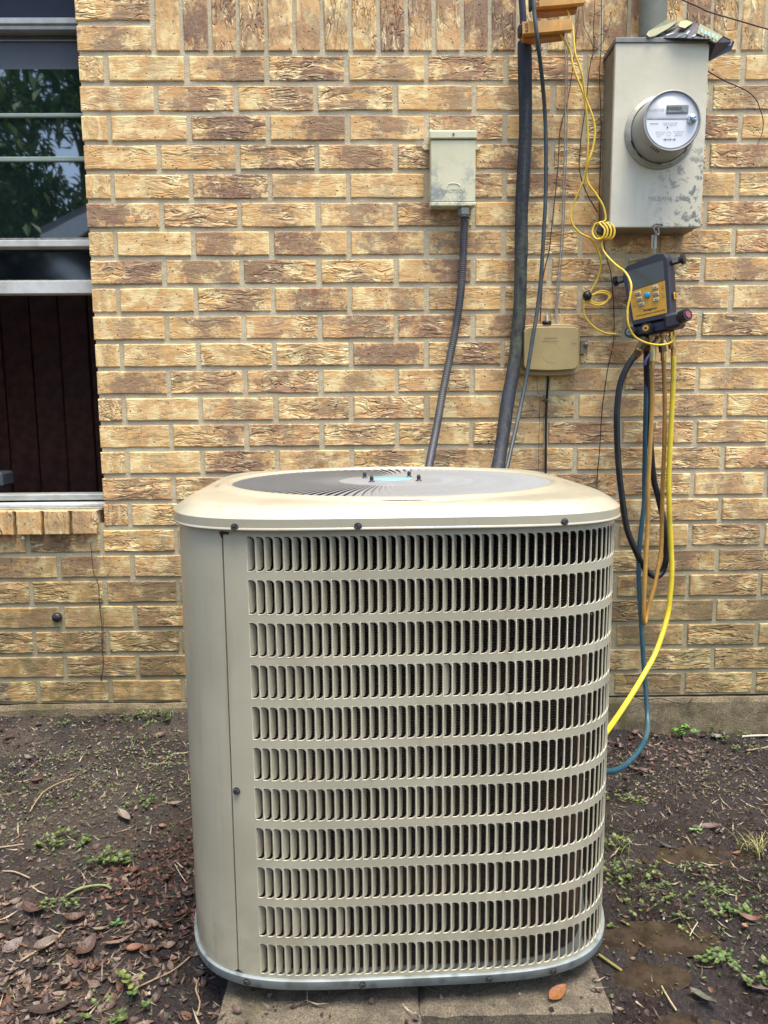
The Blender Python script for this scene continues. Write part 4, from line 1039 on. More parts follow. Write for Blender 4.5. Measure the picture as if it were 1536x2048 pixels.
for (px_, py_) in ((1172, 690),):
    p = W(px_, py_, .006); MB().box(p+Vector((-.006, .003, -.006)), (.022, .006, .040), bev=.003).obj('mounting_ear', plain('ear_tan', srgb(128, 118, 88), .5), ub)
    MB().lathe([(.0028, .004), (.0062, .004), (.0065, -.002)], Matrix.Translation(p) @ FRONT, 14).obj('washer', M_STEEL, ub); MB().cyl(p, p+Vector((0, -.005, 0)), .003, 8).obj('screw', M_SCREW, ub)
p = W(1168.5, 709, .008); MB().cyl(p, p+Vector((0, -.005, 0)), .003, 6).obj('screw', M_BRASS, ub)
p = W(1093.5, 646, .03); MB().lathe([(0, .006), (.011, .005), (.0125, .002), (.0125, -.002)], Matrix.Translation(p), 16).obj('cable_grommet', M_BLACK, ub)
MB().tube([W(1095, 650, .03), W(1094.5, 636, .012), W(1094, 628, -.005)], .0040, 8).obj('cable_stub', plain('grey_cable', srgb(140, 136, 128), .5), ub)
dc = thing('drop_cable', 'black cable dropping straight from the tan box with a small metal clip', 'cable', W(1092, 985, .03))
MB().tube(pts_([(1096, 748, .03), (1095, 775, .018), (1093.5, 800, .010), (1092, 850, .008), (1091.5, 930, .008), (1091, 1000, .01), (1090, 1060, .01)]), .0033, 8).obj('cord', M_BLACK, dc)
p = W(1093.5, 800, .011); m = MB(); m.tube([p+Vector((-.005, .008, 0)), p+Vector((-.0045, -.003, 0)), p+Vector((.0045, -.003, 0)), p+Vector((.005, .008, 0))], .0022, 6); m.box(p+Vector((.009, .008, .000)), (.010, .003, .007)); m.obj('cable_clip', M_STEEL, dc)
tl = thing('wire_tail', 'short stripped grey wire tail poking out under the tan box', 'wire', W(1150, 760, .02))
MB().tube(pts_([(1138, 749, .02), (1144, 756, .02), (1152, 762, .02), (1157, 765, .018), (1152, 758, .016), (1142, 750, .02)]), .0010, 6).obj('cord', M_STEEL, tl)
# thin wires on the wall
def wire(name, label, cat, pts, r, mat, group=None):
    t = thing(name, label, cat, W(*pts[-1]), group=group); MB().tube(pts_(pts), r, 6).obj('strand', mat, t); return t
M_GW = plain('grey_wire', srgb(146, 140, 132), .45, .2)
wire('grey_wire', 'left of the two thin grey wires running down to the tan box', 'wire', [(1129, 66, .012), (1131, 120, .012), (1130, 250, .012), (1126, 400, .012), (1121, 496, .012), (1116, 560, .012), (1112, 617, .012), (1112, 650, .02)], .0019, M_GW, 'thin grey wires on the wall')
w2_ = wire('grey_wire', 'right of the two thin grey wires running down to the tan box', 'wire', [(1134, 66, .012), (1135, 120, .012), (1134.5, 250, .012), (1130, 400, .012), (1125.5, 496, .012), (1120, 560, .012), (1114.5, 617, .012), (1114, 650, .02)], .0016, M_GW, 'thin grey wires on the wall')
p = W(1120, 623, .006); m = MB(); m.box(p+Vector((-.008, 0, 0)), (.014, .006, .004)); m.cyl(p, p+Vector((0, -.007, 0)), .0038, 8); m.obj('wire_clip', M_STEEL, w2_)
wire('black_wire', 'thin black wire hanging from the corner of the meter box down behind the black hose', 'wire', [(1206, 476, .03), (1213, 515, .02), (1221.5, 545, .012), (1226, 590, .012), (1228, 626, .012), (1228, 675, .012), (1222, 710, .012), (1215, 740, .012), (1208, 790, .012), (1204, 822, .012), (1199, 903, .012), (1194.5, 950, .012), (1194, 1000, .012), (1193, 1050, .01)], .0013, M_BLACK)
wire('hair_crack_wire', 'very thin dark wire hanging below the tan box beside the black cable', 'wire', [(1074, 752, .01), (1075, 780, .008), (1081, 795, .008), (1080, 810, .008), (1078, 870, .008), (1077, 940, .008)], .0006, M_BLACK)
wire('loose_wire', 'dark cable crossing the vertical bricks at the top right corner', 'wire', [(1350, -12, .02), (1366, 0, .018), (1400, 15, .014), (1419, 24, .014), (1480, 42, .014), (1550, 62, .014), (1700, 100, .014)], .0018, plain('brown_wire', srgb(86, 62, 50), .7))
M_TWIG = plain('bare_twig', srgb(74, 54, 50), .85, 0, .3, 80)
def vine(label, stems, tp=None):
    t = thing('dead_vine', label, 'vine', W(*stems[0][0]), group='bare vines clinging to the wall'); 
    for i, s in enumerate(stems):
        r = .0017 if i == 0 else .0010; P = []
        for j, q in enumerate(s):
            P.append(W(q[0]+R.uniform(-1.2, 1.2)*(0 < j < len(s)-1), q[1], q[2] if len(q) > 2 else .012))
        MB().tube(P, lambda u, r=r: r*(1-.45*u), 6, steps=4).obj('stem' if i == 0 else 'branch', M_TWIG, t)
    if tp:
        for (x, y) in tp:
            b = MB()
            for k in range(3):
                a_ = R.uniform(0, 6.28); b.tube([W(x, y, .013), W(x+5*cos(a_), y+5*sin(a_), .018)], .0007, 5, steps=1)
            b.obj('tendril', M_TWIG, t)
vine('bare vine with side twigs climbing beside the meter box, left of two stems', [[(1195, 425), (1188, 412), (1172, 385), (1160, 340), (1162, 290), (1164, 265), (1172, 200), (1178, 150), (1182, 118), (1187, 95), (1187, 55), (1189, 20), (1191, -30)],
      [(1187, 95), (1176, 70), (1167, 52), (1165, 30), (1164, 8)], [(1180, 125), (1192, 100), (1206, 82), (1215, 60), (1223, 35)], [(1188, 30), (1203, 20), (1210, 8)], [(1186, 92), (1200, 100), (1211, 108)]], [(1183, 32), (1222, 28), (1214, 61), (1190, 75), (1186, 118)])
vine('straight bare vine rising right beside the left edge of the meter box', [[(1199, 460, .02), (1200, 380), (1201, 250), (1200, 150), (1201, 100), (1203, 60), (1204, 0), (1205, -30)], [(1202, 60), (1208, 55), (1213, 48)], [(1196, 150), (1188, 148), (1181, 153)]], [(1201, 70), (1197, 30), (1196, 137), (1200, 12)])
vine('long rust brown vine strand running down to the tan box beside grey wires', [[(1080, 645), (1082, 600), (1085, 561), (1092, 525), (1098, 500), (1104, 454), (1110, 390), (1115, 331), (1121, 262), (1131, 215), (1140, 174), (1147, 130), (1152, 80), (1156, 50), (1157, 20)], [(1140, 170), (1132, 176), (1127, 190)]], [(1154, 75), (1104, 440)])
vine('thin curved bare twig on the bricks to the right of the meter box', [[(1412, 140, .02), (1425, 148), (1454, 164), (1480, 175), (1499, 185), (1514, 200), (1521, 218), (1527, 240), (1525, 265), (1515, 290)]])
vine('dark root creeping up the bricks below the window corner', [[(202, 1362), (207, 1330), (205, 1290), (203, 1250), (199, 1210), (196, 1170), (187, 1145), (184, 1110), (181, 1085)], [(205, 1290), (208, 1260), (206, 1230)], [(202, 1350), (214, 1335)], [(200, 1220), (204, 1190)]], [(203, 1355), (207, 1345), (203, 1300), (206, 1352)])
# plug in the wall, clot of mortar
p = W(114, 1235, .004); tag(MB().lathe([(0, .010), (.008, .009), (.0125, .005), (.0135, -.004)], Matrix.Translation(p) @ FRONT, 20).obj('rubber_plug', M_BLACK), 'round black plug set in the bricks below the window', 'plug')
p = W(46, 1076, .012); m = MB(); m.lathe([(0, -.007), (.004, -.005), (.006, 0), (.003, .005), (0, .007)], Matrix.Translation(p), 7); tag(m.obj('mortar_lump', plain('pale_mortar', srgb(190, 186, 172), .9, 0, .2, 200, .001)), 'pale blob of mortar hanging under the window sill bricks', 'mortar')

# ------------------------------------------------------------------ digital manifold gauge
gc = W(1300, 586, .10); ga = thing('manifold_gauge', 'dark grey and yellow digital refrigerant gauge hanging from a hook below the meter box', 'gauge', gc + Vector((0, 0, -.09)), local=False)
aY = radians(40); Rm = Matrix.Rotation(-aY, 4, 'Z') @ Matrix.Rotation(radians(-8), 4, 'Y')
GMx = Matrix.Translation(gc) @ Rm
def gobj(m, name, mat, par=ga): m.v = [tuple(GMx @ Vector(v)) for v in m.v]; return m.obj(name, mat, par)
M_GB = plain('gauge_rubber', srgb(44, 45, 54), .5, 0, .12, 90, .0003); M_GY = plain('gauge_yellow', srgb(202, 150, 44), .45, 0, .06, 60)
def outline(k=1.0, dz=0):
    return [(x*k, z*k+dz) for x, z in ((-.046, -.075), (.050, -.075), (.053, -.05), (.056, 0), (.058, .05), (.057, .072), (.050, .084), (.030, .088), (.005, .084), (-.025, .080), (-.045, .078), (-.056, .070), (-.058, .05), (-.054, 0), (-.050, -.05))]
m = MB(); o_ = outline(); n = len(o_); vs = []
for (y, s) in ((.030, .96), (.024, 1.0), (-.014, 1.0), (-.021, .965)): vs += [(x*s, y, z*s) for x, z in o_]
m.add(vs, [(i*n+(j+1) % n, i*n+j, (i+1)*n+j, (i+1)*n+(j+1) % n) for i in range(3) for j in range(n)]+[tuple(range(3*n, 4*n)), tuple(range(n-1, -1, -1))]); gobj(m, 'gauge_body', M_GB)
m = MB(); m.prism([(-.045, .012), (.046, .018), (.047, .066), (-.045, .062)], -.0222, -.021); gobj(m, 'screen', plain('gauge_screen', srgb(66, 68, 62), .22, 0, .08, 20))
m = MB(); m.prism([(-.0400, -.062), (.0440, -.062), (.046, .017), (-.045, .011)], -.0218, -.021); gobj(m, 'keypad_plate', M_GY)
M_BTN = plain('button_white', srgb(176, 170, 150), .45)
for (x, z, s) in ((-.022, .002, 'UNIT'), (-.020, -.013, 'HOLD'), (-.016, -.027, 'ZERO'), (.022, .006, 'up'), (.022, -.010, 'MENU'), (.021, -.024, 'down')):
    m = MB(); m.box((x, -.0235, z), (.015, .003, .009), bev=.0015); b_ = gobj(m, 'button', M_BTN)
    if s in ('up', 'down'):
        k_ = 1 if s == 'up' else -1; m = MB(); m.prism([(x-.002, z-.0012*k_), (x+.002, z-.0012*k_), (x, z+.002*k_)], -.0256, -.0252); gobj(m, 'arrow', M_INK, b_)
    else: text(s, .0038, GMx @ Matrix.Translation((x, -.0253, z)) @ FRONT, M_INK, b_, ext=.00005, bold=.0001)
m = MB(); m.lathe([(0, .0265), (.006, .0262), (.0075, .025), (.0078, .021)], Matrix.Translation((0, 0, -.008)) @ FRONT, 20); gobj(m, 'power_button', plain('button_blue', srgb(48, 142, 190), .35))
text('Fieldpiece', .0085, GMx @ Matrix.Translation((.004, -.0220, -.044)) @ FRONT, M_INK, ga, ext=.0001, bold=.0003)
text('DIGITAL MANIFOLD + VACUUM GAUGE', .0040, GMx @ Matrix.Translation((.004, -.0220, -.0535)) @ FRONT, M_INK, ga, ext=.0001, bold=.0001)
for (x, z) in ((-.037, .000), (-.035, -.022), (.039, .004), (.039, -.016)):
    m = MB(); m.lathe([(.0026, .0222), (.0032, .0222)], Matrix.Translation((x, 0, z)) @ FRONT, 14); m.box((x, -.0221, z-.006), (.007, .0002, .0012)); gobj(m, 'printed_mark', plain('brown_print', srgb(130, 92, 34), .5))
m = MB(); m.box((.0595, .003, -.022), (.003, .018, .018), bev=.001); s_ = gobj(m, 'side_port_label', M_GY); m = MB(); m.box((.0612, .003, -.022), (.001, .006, .009)); gobj(m, 'port_mark', M_BLACK, s_)
for sgn, zz in ((-1, .052), (1, .062)):
    m = MB(); m.cyl((sgn*.052, .004, zz), (sgn*.088, .004, zz), .0085, 16); pg = gobj(m, 'side_peg', M_GB)
    m = MB(); m.cyl((sgn*.082, .004, zz), (sgn*.090, .004, zz), .0125, 18); gobj(m, 'peg_cap', M_BLACK, pg)
    m = MB(); m.box((sgn*.070, -.0035, zz), (.014, .003, .010)); gobj(m, 'peg_label', plain('peg_grey', srgb(120, 114, 104), .5), pg)
M_MF = plain('manifold_dark', srgb(26, 30, 48), .38, .2, .1, 60)
m = MB(); m.box((-.004, .000, -.090), (.106, .040, .030), bev=.006); gobj(m, 'manifold_block', M_MF)
m = MB(); m.box((.055, -.006, -.084), (.040, .050, .038), bev=.007); gobj(m, 'valve_housing', M_GB)
for (x, yy, r, cm_) in ((-.049, -.030, .015, M_STEEL), (-.006, -.034, .014, M_GY)):
    m = MB(); m.cyl((x, -.018, -.090), (x, yy-.004, -.090), r, 12, r*.92, smooth=False); kb = gobj(m, 'valve_knob', M_BLACK)
    m = MB(); m.cyl((x, yy-.004, -.090), (x, yy-.0052, -.090), r*.55, 16); kc = gobj(m, 'knob_cap', cm_, kb); m = MB(); m.cyl((x, yy-.005, -.090), (x, yy-.0062, -.090), r*.22, 8); gobj(m, 'cap_mark', M_BLACK, kb)
m = MB(); m.cyl((.070, -.016, -.080), (.094, -.026, -.078), .0155, 14, smooth=False); kb = gobj(m, 'valve_knob', M_BLACK)
m = MB(); m.cyl((.094, -.026, -.078), (.0952, -.0265, -.0778), .0085, 16); gobj(m, 'knob_cap', plain('cap_red', srgb(140, 60, 56), .4), kb)

# ------------------------------------------------------------------ hoses with brass ends
def hose(label, pts, r, mat, fit=None, extra=None, group='service hoses under the gauge', rib=0):
    P = pts_(pts); t = thing('service_hose', label, 'hose', P[-1], group=group)
    MB().tube(P, r, 12, steps=8).obj('hose_tube', mat, t)
    if fit:
        for k, (a, b, ra, rb, mt_) in enumerate(fit):
            A, B = W(*a), W(*b); MB().cyl(A, B, ra, 14 if k % 2 else 6, rb, smooth=bool(k % 2)).obj('brass_fitting', mt_ or M_BRASS, t)
    return t
M_DBR = plain('dark_brass', srgb(112, 92, 66), .42, .7, .2, 120)
hose('thick black hose with a brass end looping low and back up under the gauge',
     [(1271, 712, .09), (1262, 722, .09), (1249, 745, .09), (1239.5, 773, .09), (1234, 822, .09), (1234, 870, .09), (1236, 915, .09), (1239, 952, .09), (1244, 992.6, .09), (1254, 1057.6, .09), (1273.6, 1106.5, .09), (1284, 1128, .085), (1296.4, 1145, .08), (1312.7, 1153, .075), (1325, 1143, .07), (1332, 1120, .07), (1332.5, 1095, .065), (1329, 1051, .06), (1316, 992.6, .055), (1308, 960, .05), (1302, 903, .05), (1296, 805, .05), (1293.5, 745, .06), (1293, 712, .07)],
     .0082, M_BLACK, [((1270, 713, .09), (1277, 701, .095), .0095, .0095, M_DBR), ((1277, 701, .095), (1280, 695, .096), .0108, .0100, M_BRASS), ((1279, 697, .096), (1292, 676, .10), .0125, .0125, M_DBR), ((1292, 672, .09), (1293, 700, .08), .0105, .0105, M_DBR), ((1293, 700, .08), (1294, 716, .07), .0090, .0080, M_BLACK)])
hose('dark teal hose running down to the mud and behind the unit',
     [(1299, 715, .055), (1294, 740, .055), (1291, 838, .055), (1289, 952, .055), (1288, 1009, .06), (1279, 1090, .08), (1277.5, 1155, .09), (1281.8, 1236.7, .10), (1288, 1334, .115), (1291.5, 1383, .125), (1295, 1432, .15), (1295, 1462, .20), (1284, 1492, .30), (1262, 1520, .40), (1240, 1537, .47), (1217, 1543, .53), (1190, 1540, .58), (1150, 1525, .6)],
     .0062, plain('teal_hose', srgb(26, 70, 84), .4, 0, .12, 60, 0, 0, srgb(90, 110, 110), .4), [((1299, 722, .06), (1296, 700, .07), .0075, .0075, M_DBR)])
hose('ochre hose with a pale brass valve, folded sharply at its bottom end',
     [(1304.8, 735, .10), (1305, 773, .10), (1303, 838, .10), (1299.7, 903, .10), (1296.6, 968, .10), (1295, 1057.6, .10), (1291.5, 1123, .105), (1288.5, 1188, .11), (1287, 1230, .11), (1288.2, 1246, .105), (1291, 1242, .10), (1296.4, 1217, .09), (1308, 1175, .085), (1316, 1136, .08), (1322.5, 1096.7, .075), (1324, 1025, .07), (1325.8, 960, .07), (1328.5, 900, .075), (1329.5, 838, .08), (1329, 780, .085), (1327, 715, .09)],
     .0056, plain('ochre_hose', srgb(176, 134, 62), .45, 0, .12, 60, 0, 0, srgb(130, 84, 40), .5), [((1305, 738, .10), (1305, 722, .10), .0058, .0065, M_BRASS), ((1305, 722, .10), (1305, 698, .10), .0070, .0070, plain('pale_brass', srgb(206, 186, 124), .4, .5)), ((1305, 698, .10), (1306, 690, .10), .0030, .0030, plain('pale_brass', srgb(206, 186, 124), .4, .5)), ((1327, 722, .09), (1326, 700, .09), .0068, .0068, M_BRASS), ((1326, 704, .09), (1324, 690, .09), .0102, .0102, M_DBR), ((1324, 690, .09), (1323, 664, .095), .0050, .0050, M_BRASS)])
m = MB(); m.tube(pts_([(1301, 706, .11), (1297, 712, .113), (1292, 720, .115), (1289, 730, .115)]), lambda u: .0022+.0026*u, 8)
tag(m.obj('valve_lever', plain('blue_lever', srgb(48, 52, 100), .4)), 'small dark blue lever of the brass valve below the gauge', 'lever')
hose('bright yellow hose curving down from the gauge to behind the right side of the unit',
     [(1346.5, 712, .09), (1347, 740, .09), (1344.5, 805.6, .09), (1339.5, 903, .09), (1337.5, 968, .09), (1338.8, 1025, .09), (1342, 1090, .09), (1343.7, 1140, .095), (1340.5, 1190, .10), (1333.9, 1236.7, .11), (1312.7, 1301.8, .15), (1286.7, 1350.7, .20), (1257, 1399.5, .26), (1231, 1438.6, .32), (1208, 1470, .38), (1180, 1500, .44), (1140, 1530, .5)],
     .0066, plain('yellow_hose', srgb(214, 190, 44), .42, 0, .06, 60, 0, 0, srgb(160, 130, 40), .4), [((1347, 716, .09), (1346, 690, .09), .0062, .0062, M_BRASS), ((1346, 697, .09), (1343, 682, .09), .0105, .0105, M_BRASS), ((1343, 682, .09), (1340, 662, .09), .0058, .0058, M_BRASS)])
m = MB(); m.tube(pts_([(1344, 664, .10), (1341, 674, .105), (1335, 682, .105), (1332, 676, .105), (1337, 668, .10)]), .0020, 6)
tag(m.obj('core_hook', M_BRASS), 'small curled brass hook hanging between the hose ends under the gauge', 'hook')
fitg = thing('tee_fitting', 'angled spare brass cap fitting under the middle of the gauge', 'fitting', W(1308, 680, .10))
MB().cyl(W(1310, 690, .10), W(1318, 676, .10), .0095, 14).obj('cap', M_BRASS, fitg); MB().cyl(W(1300, 664, .10), W(1299, 690, .095), .0078, 6, smooth=False).obj('port', M_BRASS, fitg)

# ------------------------------------------------------------------ leaf, twig and weed builders
def leaf_geo(L, Wd, curl, fold, n=6):
    vs = []; fs = []
    for i in range(n+1):
        u = i/n; w = Wd*sin(pi*min(.999, max(.001, u**.85)))**.8*.5+.0004; x = (u-.5)*L; z = curl*L*(u-.5)**2*2
        vs += [(x, -w, z+fold*w), (x, 0, z), (x, w, z+fold*w)]
    for i in range(n):
        a = 3*i; fs += [(a, a+3, a+4, a+1), (a+1, a+4, a+5, a+2)]
    return vs, fs
class Lit:
    def __init__(s): s.m = MB(); s.c = []
    def add(s, vs, fs, M, col): s.m.add([M @ Vector(v) for v in vs], fs, False); s.c += list(col)*len(vs)
    def obj(s, name, mat, par=None):
        me = s.m.mesh(name, mat); a = me.attributes.new('col', 'FLOAT_COLOR', 'POINT'); a.data.foreach_set('color', s.c); return link(name, me, par)
BROWN = [srgb(84, 62, 48), srgb(112, 92, 76), srgb(68, 48, 39), srgb(104, 70, 48), srgb(62, 47, 40), srgb(128, 110, 92), srgb(52, 39, 34)]
GREEN = [srgb(68, 88, 32), srgb(84, 104, 40), srgb(56, 76, 30), srgb(100, 114, 50), srgb(82, 90, 46)]
def pose(p, yaw, pit=0, rol=0, dz=.002): return Matrix.Translation((p[0], p[1], p[2]+dz)) @ Matrix.Rotation(yaw, 4, 'Z') @ Matrix.Rotation(pit, 4, 'Y') @ Matrix.Rotation(rol, 4, 'X')
def slabz(x, y):
    z = G(x, y)
    if -.205 < x < .052 and .78 < y < 1.5: z = max(z, .088)
    if .056 < x < .303 and .87 < y < 1.5: z = max(z, .083)
    return z
def hidden(x, y): return -.235 < x < .30 and .93 < y < 1.46
# single leaves that can be picked out
LEAVES = [(247, 1640, .052, .020, -48, 3+2, 'large pale brown leaf with a curled tip lying on bare mud left of the unit', (168, 146, 122)),
 (268, 1745, .022, .013, 10, 0, 'rust brown leaf beside the bright green weed left of the unit', (134, 78, 42)),
 (238, 1895, .045, .013, 15, 0, 'long tan leaf lying left of the orange brown leaf near the front left', (158, 120, 88)),
 (270, 1905, .026, .013, 5, 0, 'orange brown oval leaf near the front left, lying beside the long tan leaf', (170, 94, 42)),
 (292, 1912, .024, .012, -50, 0, 'dark rust leaf leaning on the orange brown oval leaf', (120, 66, 40)),
 (308, 1858, .024, .011, -25, 0, 'small tan leaf standing on edge on the dark mud beside the unit corner', (150, 120, 96)),
 (205, 1866, .030, .012, 5, 0, 'straw coloured bark like leaf between twigs at the front left', (168, 140, 100)),
 (174, 1905, .040, .022, 70, 0, 'mottled brown leaf standing crumpled at the front left', (112, 76, 54)),
 (65, 1828, .040, .024, -20, 0, 'flat reddish brown leaf at the left edge below the small green weed', (110, 72, 56)),
 (150, 1845, .034, .014, 20, 0, 'brown leaf lying along a twig left of the small round green leaf', (118, 78, 54)),
 (75, 1565, .026, .018, 10, 0, 'rust red leaf on the mud near the left edge by the wall', (120, 70, 48)),
 (58, 1520, .026, .012, -20, 0, 'pinkish grey leaf on the mud left of the thin white root', (140, 118, 106)),
 (318, 1475, .040, .014, 35, 0, 'folded reddish brown leaf close to the wall beside the unit', (124, 84, 66)),
 (20, 1478, .034, .013, 40, 0, 'dark red brown leaf at the left edge near the wall', (96, 58, 46)),
 (78, 1452, .026, .014, -10, 0, 'dark curled leaf at the foot of the wall under the window', (92, 74, 68)),
 (355, 1613, .038, .018, -8, 0, 'pale tan leaf half hidden against the left side of the unit', (164, 138, 112)),
 (325, 1660, .016, .010, 0, 0, 'tiny orange leaf on dark soil close to the left side of the unit', (186, 120, 60)),
 (25, 1900, .034, .018, 60, 0, 'pale pinkish leaf at the left edge above the twigs', (150, 124, 112)),
 (95, 1895, .036, .022, 30, 0, 'crumpled tan leaf among many twigs at the lower left', (134, 106, 82)),
 (100, 2030, .060, .022, 5, 0, 'broad dark brown leaf cut by the bottom edge at the lower left', (84, 58, 46)),
 (1432, 1478, .036, .024, 20, 0, 'pale heart shaped leaf below the green weeds at the foundation', (164, 146, 132)),
 (1270, 1470, .034, .015, 30, 0, 'reddish leaf litter piece beside the yellow hose end at the wall', (124, 80, 62)),
 (1290, 1545, .036, .012, -5, 0, 'flat rust brown leaf right of the teal hose bend', (112, 68, 52)),
 (1420, 1660, .036, .014, -12, 0, 'wet pinkish brown leaf at the far edge of the puddle on the right', (130, 96, 84)),
 (1393, 1660, .014, .013, 0, 0, 'round red brown leaf at the puddle edge beside a wet pinkish leaf', (118, 74, 56)),
 (1474, 1712, .018, .010, 10, 0, 'small bright orange leaf left of the yellowish grass tuft', (190, 124, 74)),
 (1500, 1848, .034, .015, -15, 0, 'orange brown pointed leaf at the right beside a green leaf', (146, 88, 56)),
 (1315, 1762, .020, .013, 0, 0, 'small rust leaf among the weeds on the right of the unit', (126, 74, 52)),
 (1490, 1862, .010, .009, 30, 0, 'tiny orange leaf crumb just below the orange brown pointed leaf', (196, 128, 84)),
 (1512, 1980, .040, .016, -60, 0, 'pinkish folded leaf at the lower right edge', (150, 124, 110)),
 (1405, 2010, .040, .016, -55, 0, 'grey green decayed leaf near the bottom right', (112, 108, 82)),
 (1262, 1468+10, .03, .012, 60, 0, 'dull red leaf between the teal hose and the unit at the wall', (118, 78, 62)),
 (1340, 1700, .05, .006, -28, 0, 'long dark bark strip lying on the mud right of the unit', (58, 42, 36))]
for (px_, py_, L, Wd, yw, _, lb, col) in LEAVES:
    p = onground(px_, py_); l = Lit(); vs, fs = leaf_geo(L, Wd, R.uniform(.2, .6), R.uniform(.15, .6), 8)
    vs = [(x, y, z+.0012*noise.noise((x*90, y*90, px_))) for x, y, z in vs]
    M = pose((p.x, p.y, slabz(p.x, p.y)), radians(yw), R.uniform(-.2, .1), R.uniform(-.35, .35), .005)
    l.add(vs, fs, M, srgb(*[int(c*.60+sum(col)/3*.20) for c in col])); st = MB(); o = l.obj('dead_leaf', M_LITTER); tag(o, lb, 'leaf', 'dead leaves on the ground')
    A = M @ Vector((-L/2, 0, vs[1][2])); B = M @ Vector((-L*.62, .002, vs[1][2]+.001)); sm = MB().tube([A, B], .0006, 5, steps=1).obj('stalk', M_TWIG, o)
lp = onground(1140, 2008); l = Lit(); vs, fs = leaf_geo(.034, .015, .3, .5, 8); l.add(vs, fs, pose((.236, .893, .083), radians(38), -.1, .3, .004), srgb(140, 88, 42)); tag(l.obj('dead_leaf', M_LITTER), 'shiny brown and gold leaf lying on the front edge of the right concrete slab', 'leaf', 'dead leaves on the ground')

# weeds
def weed(px_, py_, n, size, lb, tall=.02, gcol=None, spread=.02, cat='weed', name='weed'):
    p = onground(px_, py_); t = thing(name, lb, cat, p, group='small green weeds in the mud'); l = Lit(); st = MB()
    for k in range(n):
        a_ = R.uniform(0, 2*pi); d = spread*sqrt(R.random()); h = tall*R.uniform(.3, 1)
        q = Vector((p.x+d*cos(a_), p.y+d*sin(a_)*.8, 0)); g0 = G(q.x, q.y); top = Vector((q.x+.4*d*cos(a_), q.y, g0+h))
        st.tube([(q.x-.3*d*cos(a_), q.y, g0-.002), top], .0005, 4, steps=1)
        for j in range(R.choice((2, 3))):
            s = size*R.uniform(.45, .95); vs, fs = leaf_geo(s, s*R.uniform(.5, .75), .4, .25, 4)
            l.add([(x+s*.5, y, z) for x, y, z in vs], fs, Matrix.Translation(top) @ Matrix.Rotation(a_+j*2.3+R.uniform(-.5, .5), 4, 'Z') @ Matrix.Rotation(R.uniform(-.55, .25), 4, 'Y'), R.choice(gcol or GREEN))
    tag(l.obj('leaves', M_GREEN, t), kind='stuff'); tag(st.obj('stems', plain('weed_stem', srgb(84, 100, 56), .6), t), kind='stuff')
weed(128, 1690, 22, .013, 'green clover like weed on dark mud left of the unit, upper of two bright ones', .016, None, .035)
weed(215, 1730, 26, .015, 'densest bright green weed left of the unit beside the rust leaf', .020, None, .030)
weed(120, 1815, 18, .009, 'small fine leaved weed below a long pale green blade at the left', .012, None, .024)
weed(285, 1612, 14, .011, 'spreading thin weed right of the large pale brown leaf', .012, None, .026)
weed(140, 1449, 12, .010, 'low weed at the foot of the wall under the window', .012, None, .03)
weed(285, 1440, 24, .013, 'leafy weed row at the foot of the wall left of the unit', .020, None, .05)
weed(270, 1975, 7, .012, 'yellow green seedling with pale leaves at the front left', .022, [srgb(118, 126, 58), srgb(98, 110, 50)], .018)
weed(240, 2040, 10, .013, 'bright green broad leaved weed cut by the bottom edge', .020, [srgb(64, 88, 34), srgb(78, 98, 40)], .035)
weed(1372, 1450, 22, .014, 'bright green weed against the foundation at the right', .030, [srgb(86, 130, 50), srgb(104, 146, 62)], .025)
weed(1452, 1458, 22, .012, 'second green weed along the foundation, nearer the right edge', .022, None, .045)
weed(1500, 1500, 14, .010, 'sparse weed below the white stick at the right edge', .014, None, .04)
weed(1255, 1755, 20, .012, 'dark green weed close to the lower right side of the unit', .018, None, .035)
weed(1235, 1700, 16, .012, 'tall thin weed sprouting beside the right side of the unit', .026, None, .025)
weed(1375, 1795, 22, .010, 'sparse mixed weeds between the two puddles on the right', .014, None, .06)
weed(1460, 1832, 12, .015, 'weed with broad green leaves beside an orange brown leaf at the right', .012, [srgb(68, 94, 38), srgb(86, 108, 46)], .022)
weed(1428, 1925, 10, .013, 'low green weed on the mound behind the lower right puddle', .012, [srgb(68, 94, 38), srgb(86, 108, 46)], .018)
weed(1290, 1850, 14, .010, 'scattered sprouts above the murky puddle', .012, None, .05)
weed(1520, 1965, 12, .012, 'green weed at the lower right edge', .014, None, .03)
weed(1388, 1665, 4, .012, 'single pale green leaf lying at the puddle', .004, [srgb(120, 160, 100)], .006)
weed(232, 1853, 3, .012, 'round green leaf alone on the mud at the front left', .003, [srgb(70, 120, 60)], .004)
weed(1250, 1600, 12, .012, 'low weed under the teal hose bend', .012, None, .03)
def grass(px_, py_, n, h, lb, cols, spread=.012, name='grass_tuft'):
    p = onground(px_, py_); l = Lit()
    for k in range(n):
        a_ = R.uniform(0, 2*pi); ln = R.uniform(.3, 1)*h; q = Vector((p.x+R.gauss(0, spread), p.y+R.gauss(0, spread), p.z)); w = .0011; vs = []
        for i in range(6):
            u = i/5; d = ln*.75*u*u; c = Vector((q.x+cos(a_)*d, q.y+sin(a_)*d, q.z+ln*(u-.35*u*u))); s = Vector((-sin(a_), cos(a_), 0))*w*(1-u*.9); vs += [c-s, c+s]
        l.add(vs, [(2*i, 2*i+1, 2*i+3, 2*i+2) for i in range(5)], Matrix(), R.choice(cols))
    tag(l.obj(name, M_GREEN), lb, 'grass', 'grass tufts beside the unit')
grass(1515, 1712, 46, .055, 'yellowish grass tuft at the right edge beside the puddle', [srgb(150, 146, 80), srgb(120, 128, 60), srgb(170, 160, 104)])
grass(340, 1440, 18, .06, 'long dark green grass blades rising at the wall beside the unit', [srgb(60, 98, 44), srgb(74, 112, 50)])
grass(1248, 1705, 10, .06, 'few thin bent grass blades beside the lower right side of the unit', [srgb(140, 150, 80), srgb(100, 120, 60)])
